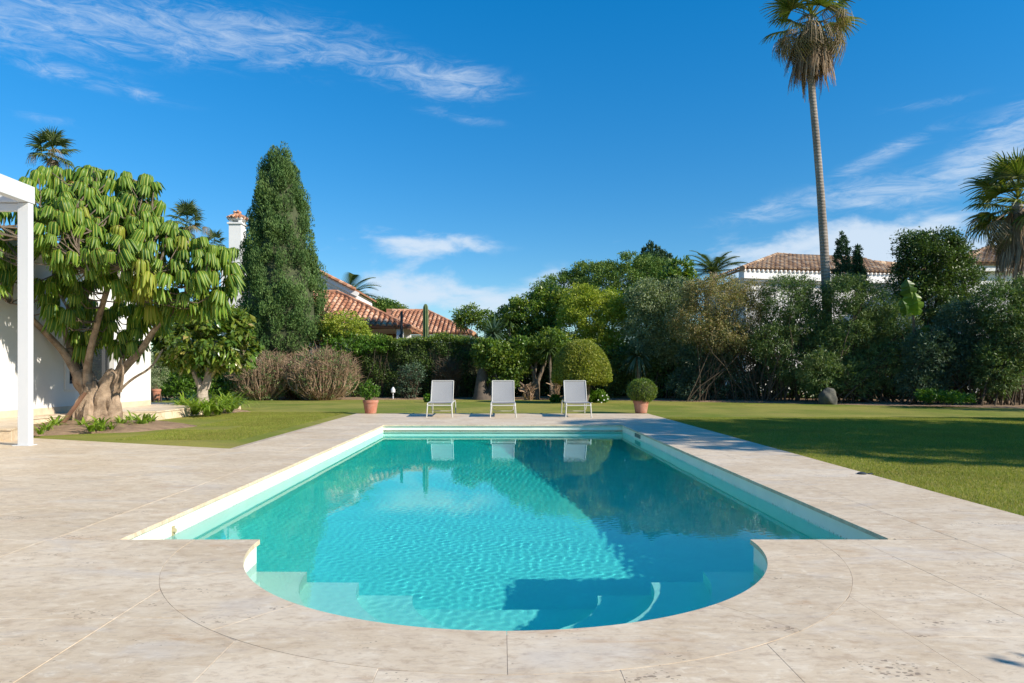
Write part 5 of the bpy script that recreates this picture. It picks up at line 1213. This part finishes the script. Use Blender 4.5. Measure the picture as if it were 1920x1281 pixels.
# banana leaves
def banana():
    Y = 23.9; root = tag(empty('banana_plant', (at(1715, 0, Y).x, Y, 0)), 'banana plant with bright and darker green leaves in the right hedge', 'plant'); mt = leaf_mat('banana_leaf', [(.09, .17, .02), (.16, .27, .03), (.24, .36, .045)], .4, .45, .4)
    mt2 = leaf_mat('dark_banana_leaf', [(.05, .11, .02), (.08, .16, .03)], .4, .3, .4); s = Y / F  # second leaf colour, darker
    for (a, b, w, m_, k) in (((1712, 585), (1701, 528), 15, mt, 0), ((1722, 590), (1714, 545), 12, mt, 1), ((1706, 560), (1700, 522), 14, mt2, 2), ((1730, 622), (1742, 608), 8, mt2, 3), ((1722, 655), (1740, 625), 9, mt2, 4), ((1738, 630), (1750, 655), 6, mt2, 5), ((1700, 590), (1690, 560), 8, mt2, 6)):
        A, B_ = at(*a, Y - .35 - .03 * k), at(*b, Y - .5 - .03 * k); V = []; Fc = []; n = 12; d = B_ - A; sd = Vector((-d.z, .25 * d.length, d.x)).normalized(); rn = []
        for i in range(n + 1):
            t = i / n; wv = w * s * math.sin(math.pi * min(1, .08 + .92 * t)) ** .6 * (.6 if i % 4 == 3 else 1); p = A.lerp(B_, t) + Vector((0, -.1 * math.sin(math.pi * t), 0))
            V += [tuple(p - sd * wv + Vector((0, .08, -.05))), tuple(p), tuple(p + sd * wv + Vector((0, .10, -.04)))]
        for i in range(n):
            q = 3 * i; Fc += [(q, q + 1, q + 4, q + 3), (q + 1, q + 2, q + 5, q + 4)]; rn += [.3 + .4 * (i % 2), .9 - .4 * (i % 3) / 2]
        me = bpy.data.meshes.new('banana_leaf'); me.from_pydata(V, [], Fc); x = me.attributes.new('rnd', 'FLOAT', 'FACE'); x.data.foreach_set('value', rn); me.materials.append(m_); adopt(link('leaf', me), root)
    mb = MB(); mb.tube([(root.location.x, Y, 0), at(1716, 650, Y), at(1712, 585, Y - .3)], [.09, .07, .03], 8); adopt(mb.build('stem', M['bark']), root)
banana()
shrub('groundcover_plant', 'yellow-green low plant at the foot of the right hedge', 'plant', 21.8, [(1770, 745, 46, 10), (1745, 740, 26, 10), (1800, 748, 24, 7)], 2600, .09, .045, LM['bright'], .14, 12, seed=62, nst=0)
# boulder
me = bpy.data.meshes.new('boulder'); bm = bmesh.new(); bmesh.ops.create_icosphere(bm, subdivisions=4, radius=1)
for v in bm.verts:
    k = 1 + .22 * noise.noise(v.co * 1.6) + .06 * noise.noise(v.co * 5); v.co *= k; v.co.x *= .31; v.co.y *= .26; v.co.z *= .38
bm.to_mesh(me); bm.free(); me.polygons.foreach_set('use_smooth', [True] * len(me.polygons)); o = link('boulder', me, plain('grey_rock', (.10, .10, .085), .9, .25, 5, .8, .02)); o.location = (gnd(1556, 758).x, gnd(1556, 758).y + .1, .18); tag(o, 'grey boulder at the foot of the tall palm', 'rock')
SHADE = [
 (15.0, 6.6, [(15.0, 6.8, 5.4, 3.0, 3.4, 2.5), (13.4, 9.2, 4.8, 2.3, 2.3, 2.4), (14.6, 11.0, 3.6, 2.0, 1.8, 2.0), (16.0, 5.6, 3.8, 2.4, 2.0, 2.2), (16.5, 8.5, 3.2, 2.5, 2.6, 2.1), (18.5, 7.3, 2.8, 2.4, 2.8, 2.1), (15.0, 8.0, 4.2, 1.8, 2.6, 1.8)], 80000, 'broad dense tree right of the view that shades lawn and pool edge'),
 (18.6, 12.6, [(18.6, 12.6, 3.4, 1.0, .7, 1.9), (19.2, 12.2, 2.4, 1.2, .8, 1.5)], 8000, 'smaller tree right of the view that stripes the far lawn'),
 (4.72, 1.02, [(4.72, 1.02, 1.3, .40, .38, .40)], 9000, 'young round tree behind the viewer to the right', ),
]
# ------------------------------------------------------------------ palms
def fan_mesh(seed, rad, pet, nseg, droop, wseg=.05, split=.45, close=1.0):
    """fan leaf: x is outwards; z up; the stalk starts at the origin"""
    r = random.Random(seed); V = []; Fc = []; rn = []
    def strip(P, W, side, rv):
        st = len(V)
        for p, w in zip(P, W): V.append(tuple(p - side * w)); V.append(tuple(p + side * w))
        for i in range(len(P) - 1): q = st + 2 * i; Fc.append((q, q + 1, q + 3, q + 2)); rn.append(rv)
    hub = Vector((pet, 0, -pet * pet * .12)); strip([Vector((0, 0, 0)), hub * .5 + Vector((0, 0, .05)), hub], [.03, .02, .015], Vector((0, 1, 0)), .9); strip([Vector((0, 0, 0)), hub * .5 + Vector((0, 0, .05)), hub], [.02, .015, .01], Vector((0, 0, 1)), .9)
    for k in range(nseg):
        u = (k + .5) / nseg * 2 - 1; a = u * R(112) * close; L_ = rad * (1 - .25 * u * u) * r.uniform(.85, 1.08); d = Vector((math.cos(a), math.sin(a), .05 * math.cos(a * 2))); sd = Vector((-math.sin(a), math.cos(a), 0)); sd = (sd + Vector((0, 0, .7 * (1 if k % 2 else -1)))).normalized()
        p = hub.copy(); P = [p.copy()]; m_ = 6
        for i in range(1, m_ + 1):
            t = i / m_; dd = (d + Vector((0, 0, -droop * max(0, t - split) * 3.2 * r.uniform(.7, 1.3)))).normalized(); p = p + dd * L_ / m_; P.append(p.copy())
        W = [.006 + wseg * .5 * min(1, t / .45) * (1 if t < split else max(.03, 1 - (t - split) / (1 - split))) for t in [i / m_ for i in range(m_ + 1)]]
        strip(P, W, sd, r.random())
    me = bpy.data.meshes.new('fan_leaf'); me.from_pydata(V, [], Fc); x = me.attributes.new('rnd', 'FLOAT', 'FACE'); x.data.foreach_set('value', rn); return me
def dead_mesh(seed, L_, n=26):
    """folded dead fan, hanging down from the origin (x is outwards)"""
    r = random.Random(seed); V = []; Fc = []; rn = []
    for k in range(n):
        u = r.uniform(-1, 1); p = Vector((.05, 0, 0)); P = []; l = L_ * r.uniform(.6, 1.1); m_ = 5
        for i in range(m_ + 1):
            t = i / m_; P.append(Vector((.08 + .38 * L_ * t * (1 - t * .55) + r.uniform(-.01, .01), u * .17 * L_ * math.sin(min(1, t * 1.6) * 1.5), -l * t ** 1.15 + .05))); 
        w = r.uniform(.010, .024); sd = Vector((r.uniform(-.5, .5), 1, 0)).normalized(); st = len(V); rv = r.random()
        for i, p in enumerate(P): ww = w * (1 - .75 * i / m_); V += [tuple(p - sd * ww), tuple(p + sd * ww)]
        for i in range(m_): q = st + 2 * i; Fc.append((q, q + 1, q + 3, q + 2)); rn.append(rv)
    me = bpy.data.meshes.new('dead_fan'); me.from_pydata(V, [], Fc); x = me.attributes.new('rnd', 'FLOAT', 'FACE'); x.data.foreach_set('value', rn); return me
def palm_bark():
    m, nt, bs, out = new_mat('ringed_palm_bark'); p = objpos(nt, False); wv = N(nt, 'ShaderNodeTexWave', wave_type='BANDS', bands_direction='Z'); L(nt, p, wv.inputs['Vector']); wv.inputs['Scale'].default_value = 2.6; wv.inputs['Distortion'].default_value = 2.5; wv.inputs['Detail'].default_value = 4; wv.inputs['Detail Scale'].default_value = 1.5
    nz = noise_n(nt, p, 4, 5, .6, 0, (1, 1, .25)); c = mix_c(nt, smooth(nt, nz, .35, .7), (.20, .165, .135), (.33, .285, .24)); c = mix_c(nt, math_n(nt, 'MULTIPLY', smooth(nt, wv.outputs[0], .6, .95), .45), c, (.11, .09, .07)); L(nt, c, bs.inputs['Base Color']); bs.inputs['Roughness'].default_value = .9; bump(nt, wv.outputs[0], .6, .02, bs); return m
M['palmbark'] = palm_bark()
GREEN = [fan_mesh(k, .95, .85, 30, .55) for k in range(3)]; OLD = [fan_mesh(10 + k, 1.05, 1.0, 24, 2.2, .032, .22) for k in range(3)]; DEAD = [dead_mesh(k, 1.0) for k in range(3)]
for m_ in GREEN: m_.materials.append(LM['palm'])
OLDM = leaf_mat('ageing_palm_leaf', [(.12, .12, .035), (.18, .14, .07), (.24, .18, .11), (.32, .25, .17)], .6, .2, .2)
for m_ in OLD: m_.materials.append(OLDM)
for m_ in DEAD: m_.materials.append(LM['straw'])
FAR = [fan_mesh(30 + k, .85, .6, 20, .5, .07) for k in range(2)]
for m_ in FAR: m_.materials.append(LM['palmfar'])
def put(root, me, name, p, az, el, s, roll=0):
    o = link(name, me); o.parent = root; o.location = Vector(p) - Vector(root.location); o.rotation_mode = 'XYZ'
    M_ = Matrix.Rotation(az, 4, 'Z') @ Matrix.Rotation(-el, 4, 'Y') @ Matrix.Rotation(roll, 4, 'X'); o.rotation_euler = M_.to_euler(); o.scale = (s, s, s); return o
def fan_palm(label, trunk_pts, widths, Y, crown, scale, ng, no, nd, seed, meshes=GREEN, skirt=1.4, far=False, lo=-.5, name='fan_palm'):
    P = [at(a, b, Y) for a, b in trunk_pts]; root = tag(empty(name, (P[0].x, Y, 0)), label, 'palm tree'); r = random.Random(seed)
    for _ in range(2):
        Q = [P[0]]
        for i in range(len(P) - 1): Q += [P[i].lerp(P[i + 1], .25), P[i].lerp(P[i + 1], .75)]
        P = Q + [P[-1]]
    W = np.interp(np.linspace(0, 1, len(P)), np.linspace(0, 1, len(widths)), widths); mb = MB(); mb.tube(P, [q * Y / F / 2 for q in W], 16, True, .05); adopt(mb.build('trunk', M['palmbark'], None, True), root)
    c = at(*crown, Y)
    for k in range(ng):
        e = lo + (1.35 - lo) * ((k + .5) / ng) ** .9; put(root, meshes[k % len(meshes)], 'frond', c + Vector((0, 0, .25 * scale * (e + .4))), k * 2.39996 + r.uniform(-.2, .2), e, scale * r.uniform(.85, 1.1), r.uniform(-.5, .5))
    for k in range(no):
        put(root, OLD[k % 3], 'ageing_frond', c - Vector((0, 0, .12 * scale)), k * 2.39996 + .5, r.uniform(-.9, .25), scale * r.uniform(.7, 1.05), r.uniform(-.6, .6))
    for k in range(nd):
        t = k / max(1, nd); put(root, DEAD[k % 3], 'dead_frond', c - Vector((0, 0, (.1 + .55 * t) * skirt)) + Vector((math.cos(k * 2.4), math.sin(k * 2.4), 0)) * .12, k * 2.39996, r.uniform(-.1, .25), skirt * r.uniform(.65, .95), r.uniform(-.2, .2))
    return root
fan_palm('very tall leaning fan palm with a brown dead skirt at the top right', [(1559, 790), (1556, 700), (1551, 590), (1546, 470), (1538, 350), (1528, 230), (1519, 140), (1518, 40)], [24, 19, 17, 15.5, 13.5, 12.5, 12, 12], 26.0, (1521, 45), 1.12, 20, 34, 54, 3, skirt=1.8, lo=-.1)
fan_palm('fan palm with a hanging dead skirt cut off by the right edge', [(1912, 790), (1912, 600), (1909, 480), (1908, 380)], [24, 20, 18, 18], 24.0, (1908, 385), 1.05, 32, 12, 34, 5, skirt=1.9, lo=-.6)
fan_palm('small dark fan palm peeking above the umbrella tree at upper left', [(102, 760), (100, 500), (99, 300)], [14, 12, 10], 42.0, (99, 290), 1.05, 24, 5, 6, 6, FAR, skirt=.9)
fan_palm('fan palm behind the umbrella tree, left of the white chimney', [(350, 760), (350, 600), (351, 425)], [10, 9, 8], 50.0, (351, 418), 1.05, 22, 4, 4, 7, FAR, skirt=.8)
fan_palm('small distant fan palm just left of the white chimney', [(402, 760), (402, 600), (402, 460)], [6, 6, 5], 70.0, (402, 457), .95, 18, 2, 2, 8, FAR, skirt=.8)
def feather_palm(label, px, py, Y, rad, n, seed, lo=-.2, hi=1.2, name='date_palm'):
    c = at(px, py, Y); root = tag(empty(name, (c.x, Y, 0)), label, 'palm tree'); r = random.Random(seed); V = []; Fc = []; rn = []; m_ = 26
    P = []; p = Vector((0, 0, 0))
    for i in range(m_ + 1):
        t = i / m_; P.append(p.copy()); p = p + Vector((math.cos(-1.25 * t ** 1.5), 0, math.sin(-1.25 * t ** 1.5))) * rad / m_
    for i, p in enumerate(P[2:]):
        t = (i + 2) / m_; L_ = rad * .26 * math.sin(math.pi * min(1, .15 + t * .8)) + .05
        for s in (-1, 1):
            d = Vector((.55, s, -.35)).normalized(); st = len(V); w = .03 * rad / 2; V += [tuple(p - Vector((w, 0, 0))), tuple(p + Vector((w, 0, 0))), tuple(p + d * L_)]; Fc.append((st, st + 1, st + 2)); rn.append(r.random())
    for i in range(m_): st = len(V); V += [tuple(P[i] + Vector((0, -.02, 0))), tuple(P[i] + Vector((0, .02, 0))), tuple(P[i + 1] + Vector((0, .015, 0))), tuple(P[i + 1] + Vector((0, -.015, 0)))]; Fc.append((st, st + 1, st + 2, st + 3)); rn.append(.9)
    me = bpy.data.meshes.new('feather_leaf'); me.from_pydata(V, [], Fc); x = me.attributes.new('rnd', 'FLOAT', 'FACE'); x.data.foreach_set('value', rn); me.materials.append(LM['palmfar'])
    for k in range(n): put(root, me, 'frond', c, k * 2.39996 + r.uniform(-.2, .2), lo + (hi - lo) * (k + .5) / n, r.uniform(.85, 1.1), r.uniform(-.4, .4))
    mb = MB(); mb.tube([(c.x, Y, 0), tuple(c)], [.3, .25], 9); adopt(mb.build('trunk', M['palmbark']), root)
feather_palm('date palm crown behind the brownish shrub, left of the right-hand house', 1338, 512, 44, 2.1, 26, 1, .05, 1.25)
feather_palm('date palm fronds behind the neighbour\'s tiled roof', 648, 560, 58, 3.4, 22, 2, .0, 1.1)
shrub('distant_pine', 'low dark pine crown behind the neighbour\'s roof ridge', 'tree', 60, [(700, 575, 46, 12), (725, 585, 40, 12), (670, 575, 30, 10)], 9000, .22, .09, LM['pine'], .5, 30, seed=70, nst=4, st_r=.1, stem_name='trunk', foliage='crown')

# ------------------------------------------------------------------ pots
M['terra'] = plain('terracotta', (.36, .13, .075), .8, .15, 5, .15, .004, .2, col2=(.42, .23, .165))
def pot(px, py, wpx, hpx, name, label, blobs, n, mat, L_, W, ball=False, seed=1, z0=0.0):
    g = gnd(px, py, z0); Y = g.y + .18; s = Y / F; root = tag(empty(name, (g.x, Y, z0)), label, 'potted plant'); w = wpx * s / 2; h = hpx * s
    mb = MB(); mb.lathe([(w * .66, 0), (w * .72, .01), (w * .92, h * .78), (w * .92, h * .80), (w * 1.0, h * .805), (w * 1.02, h * .97), (w * .99, h), (w * .87, h), (w * .85, h * .86)], (g.x, Y, z0), 32); adopt(mb.build('pot', M['terra'], None, True), root)
    mb = MB(); mb.lathe([(w * .86, h * .85), (w * .86, h * .9)], (g.x, Y, z0), 24); adopt(mb.build('soil', M['soil']), root)
    bl = [PB(*b, Y) for b in blobs]
    if ball:
        r = np.random.default_rng(seed); d = r.normal(size=(n, 3)); d /= np.linalg.norm(d, axis=1)[:, None]; b = np.array(bl[0]); f = 1 + r.normal(0, .045, n) + .03 * np.sin(d[:, 0] * 9) * np.sin(d[:, 2] * 8); P = b[:3] + d * b[3:] * f[:, None] * np.array([1, 1.2, 1]); Nn = d + r.normal(size=(n, 3)) * .45; Nn /= np.linalg.norm(Nn, axis=1)[:, None]; rn = r.random(n)
        me = bpy.data.meshes.new('dark_core'); bm = bmesh.new(); bmesh.ops.create_icosphere(bm, subdivisions=3, radius=1)
        for v in bm.verts: v.co = Vector((b[0] + v.co.x * b[3] * .86, b[1] + v.co.y * b[4], b[2] + v.co.z * b[5] * .86))
        bm.to_mesh(me); bm.free(); adopt(link('dark_core', me, M['leaf_core']), root)
    else: P, Nn, rn = sample_crown(bl, n, .07, 10, .7, seed)
    adopt(leaves('foliage', P, Nn, rn, L_, W, LM[mat], None, seed=seed), root)
    mb = MB(); stems_mb(mb, (g.x, Y), bl, 14, .008, .004, seed, 4, .05)
    for i, v in enumerate(mb.v): mb.v[i] = (v[0], v[1], max(v[2], z0 + h * .8))
    adopt(mb.build('stem', M['twig']), root); return root
pot(692.5, 776, 29, 25, 'potted_plant', 'terracotta pot with a loose light green plant at the terrace\'s left corner', [(693, 738, 17, 13), (684, 730, 10, 12), (702, 732, 11, 11), (692, 720, 8, 10)], 1500, 'bright', .055, .03, seed=80)
pot(1204.5, 775.5, 30, 24.5, 'potted_ball', 'terracotta pot with a clipped green ball at the terrace\'s right corner', [(1204, 733, 26.5, 22.5)], 9000, 'citrus', .035, .016, True, 81)
pot(287, 751, 18, 21, 'potted_plant', 'terracotta pot in front of the corner bush by the white house', [(288, 720, 12, 14)], 900, 'olive', .06, .015, seed=82, z0=.2)

# ------------------------------------------------------------------ loungers
M['sling'] = plain('pale_grey_sling', (.56, .56, .55), .75, .03, 4, .2, .001, .2)
def sling_weave():
    m, nt, bs, out = new_mat('grey_mesh_sling'); p = objpos(nt, False); ck = N(nt, 'ShaderNodeTexChecker'); L(nt, p, ck.inputs[0]); ck.inputs['Scale'].default_value = 160; L(nt, mix_c(nt, ck.outputs[1], (.23, .235, .24), (.29, .295, .30)), bs.inputs['Base Color']); bs.inputs['Roughness'].default_value = .7; return m
M['sling'] = sling_weave(); M['lframe'] = plain('cream_metal_frame', (.52, .51, .47), .4, .02, 3, 0, 0, .5)
def lounger():
    root = empty('sun_lounger'); hw = .29; zt = .335; L_ = 1.92
    def rail(x):
        mb = MB(); pts = []
        for k in range(7): a = math.pi / 2 * k / 6; pts.append((x, .06 - .06 * math.sin(math.pi / 2 - a) + .0, zt - .06 + .06 * math.sin(a)) if 0 else (x, .06 * (1 - math.sin(a)) , zt - .06 + .06 * (1 - math.cos(a)) ) if 0 else (x, .06 - .06 * math.cos(a), zt - .06 + .06 * math.sin(a)))
        return pts
    for x, s in ((-hw, -1), (hw, 1)):
        mb = MB(); arc_ = rail(x); mb.tube(arc_ + [(x, .5, zt), (x, L_ - .06, zt)], .016, 8, True); o = mb.build('side_rail', M['lframe'], root, True)
        mb = MB(); mb.tube([(x, 0, zt - .06), (x + s * .02, -.01, 0)], [.016, .015], 8); mb.build('leg', M['lframe'], root, True)
        mb = MB(); mb.tube([(x, L_ - .06, zt), (x + s * .01, L_ - .02, zt - .05), (x + s * .02, L_, 0)], [.016, .016, .015], 8); mb.build('leg', M['lframe'], root, True)
    mb = MB(); mb.tube([(-hw, .0, zt - .045), (hw, .0, zt - .045)], .014, 8); mb.build('cross_bar', M['lframe'], root, True)
    mb = MB(); mb.tube([(-hw, L_ - .03, zt - .03), (hw, L_ - .03, zt - .03)], .014, 8); mb.build('cross_bar', M['lframe'], root, True)
    mb = MB(); mb.tube([(-hw + .01, 1.0, zt - .03), (-hw + .03, 1.02, .14), (-.2, 1.04, .10), (.2, 1.04, .10), (hw - .03, 1.02, .14), (hw - .01, 1.0, zt - .03)], .009, 6); mb.build('support_bow', M['lframe'], root, True)
    # seat sling with a slight belly
    def sheet_(name, P0, P1, wd, sag, th=.006):
        n, m_ = 10, 12; V = []; Fc = []; P0, P1 = Vector(P0), Vector(P1); nn = (P1 - P0).cross(Vector((1, 0, 0))).normalized(); nn = nn if nn.z < 0 else -nn
        for j in range(m_ + 1):
            for i in range(n + 1): u = i / n * 2 - 1; t = j / m_; p = P0.lerp(P1, t) + Vector((u * wd, 0, 0)) + nn * sag * (1 - u * u) * math.sin(math.pi * t) ** .5; V.append(p)
        k = len(V); V += [p + nn * th for p in V]
        for j in range(m_):
            for i in range(n): a = j * (n + 1) + i; Fc.append((a, a + 1, a + n + 2, a + n + 1)); Fc.append((a + k, a + n + 1 + k, a + n + 2 + k, a + 1 + k))
        for j in range(m_):
            a = j * (n + 1); Fc.append((a, a + n + 1, a + n + 1 + k, a + k)); b = a + n; Fc.append((b, b + k, b + n + 1 + k, b + n + 1))
        for i in range(n): Fc.append((i, i + k, i + 1 + k, i + 1)); b = m_ * (n + 1) + i; Fc.append((b, b + 1, b + 1 + k, b + k))
        mb = MB(); mb.add(V, Fc); return mb.build(name, M['sling'], root, True)
    sheet_('seat', (0, .03, zt + .012), (0, .90, zt + .012), hw - .018, .03)
    b0, b1 = Vector((0, .93, zt + .01)), Vector((0, 1.34, .865))
    for x in (-1, 1):
        mb = MB(); mb.tube([b0 + Vector((x * (hw - .012), 0, 0)), b1 + Vector((x * (hw - .012), 0, 0))], .012, 8); mb.build('back_rail', M['lframe'], root, True)
    mb = MB(); mb.tube([b1 + Vector((-hw + .012, 0, .004)), b1 + Vector((hw - .012, 0, .004))], .012, 8); mb.build('back_rail', M['lframe'], root, True)
    mb = MB(); mb.tube([b0 + Vector((-hw, 0, 0)), b0 + Vector((hw, 0, 0))], .011, 8); mb.build('hinge_bar', M['lframe'], root, True)
    sheet_('backrest', b0 + Vector((0, .012, .014)), b1 - Vector((0, .003, .012)), hw - .026, .015)
    mb = MB(); mb.tube([b0.lerp(b1, .55) + Vector((-.2, .02, 0)), Vector((-.2, 1.55, zt))], .008, 6); mb.tube([b0.lerp(b1, .55) + Vector((.2, .02, 0)), Vector((.2, 1.55, zt))], .008, 6); mb.build('back_strut', M['lframe'], root, True)
    return root
def copy_tree(o, parent=None):
    c = o.copy(); C.objects.link(c); c.parent = parent
    for ch in o.children: copy_tree(ch, c)
    return c
ln = lounger()
LX = [(-1.50, 16.58, 'leftmost of the three grey sling loungers, the one nearest the loose potted plant', .025), (.03, 16.55, 'middle grey sling lounger, between the other two at the pool\'s far end', 0), (1.84, 16.55, 'rightmost grey sling lounger, in front of the clipped dome', -.035)]
for i, (x, y, lab, rz) in enumerate(LX):
    o = ln if i == 0 else copy_tree(ln); o.location = (x, y, 0); o.rotation_euler.z = rz; tag(o, lab, 'sun lounger', 'sun loungers at the far end of the pool')

# ------------------------------------------------------------------ small things
g = gnd(1616, 889); mb = MB(); mb.lathe([(.045, 0), (.048, .008), (.03, .018), (.012, .022)], (g.x, g.y, 0), 16); mb.box((g.x + .07, g.y - .02, 0), (g.x + .11, g.y + .02, .008)); tag(mb.build('lawn_sprinkler', plain('dark_plastic', (.05, .055, .06), .5)), 'small dark sprinkler head where lawn meets terrace on the right', 'sprinkler')
g = at(737, 741, 28.6); mb = MB(); mb.tube([(g.x, 28.6, 0), (g.x, 28.6, .26)], .02, 8); mb.lathe([(.05, .26), (.09, .28), (.09, .40), (.05, .46), (.02, .50)], (g.x, 28.6, 0), 12); tag(mb.build('garden_light', plain('white_plastic', (.7, .72, .75), .5)), 'small white garden light at the foot of the clipped hedge', 'garden light')
r = random.Random(3)
def petals(px, py, Y):
    c = at(px, py, Y); mb = MB()
    for k in range(5): a = k * 1.2566; d = Vector((math.cos(a), -.3, math.sin(a))) * .03; sd = Vector((-math.sin(a), 0, math.cos(a))) * .013; mb.add([c, c + d * .6 + sd, c + d, c + d * .6 - sd], [(0, 1, 2, 3)])
    return mb
flow = MB()
for px, py in ((1130, 742), (1133, 750), (1138, 741), (1122, 750), (1128, 755), (1140, 748), (1110, 756)):
    m_ = petals(px, py, 25.1); flow.add(m_.v, m_.f)
for o in bpy.data.objects:
    if o.get('label', '').startswith('bright green leafy clump with white'): adopt(flow.build('flowers', plain('white_petals', (.8, .8, .78), .6)), o)

# ------------------------------------------------------------------ trees right of the view, whose shade falls on lawn and pool
def shade_tree(x, y, bl, n, label, seed, leaf=.16, tr=.14, cl=.3):
    root = tag(empty('garden_tree', (x, y, 0)), label, 'tree'); P, Nn, rn = sample_crown(bl, n, cl, 24, .6, seed); adopt(leaves('crown', P, Nn, rn, leaf, leaf * .6, LM['dark'], None, seed=seed), root)
    mb = MB(); mb.tube([(x, y, 0), (x + .1, y, bl[0][2])], [tr, tr * .7], 9, True, .2); stems_mb(mb, (x, y), bl, 10, tr * .4, .02, seed, spread=.1); adopt(mb.build('trunk', M['bark'], None, True), root)
for i, s in enumerate(SHADE): shade_tree(*s, 90 + i, *((.07, .03, .1) if i == 2 else ()))
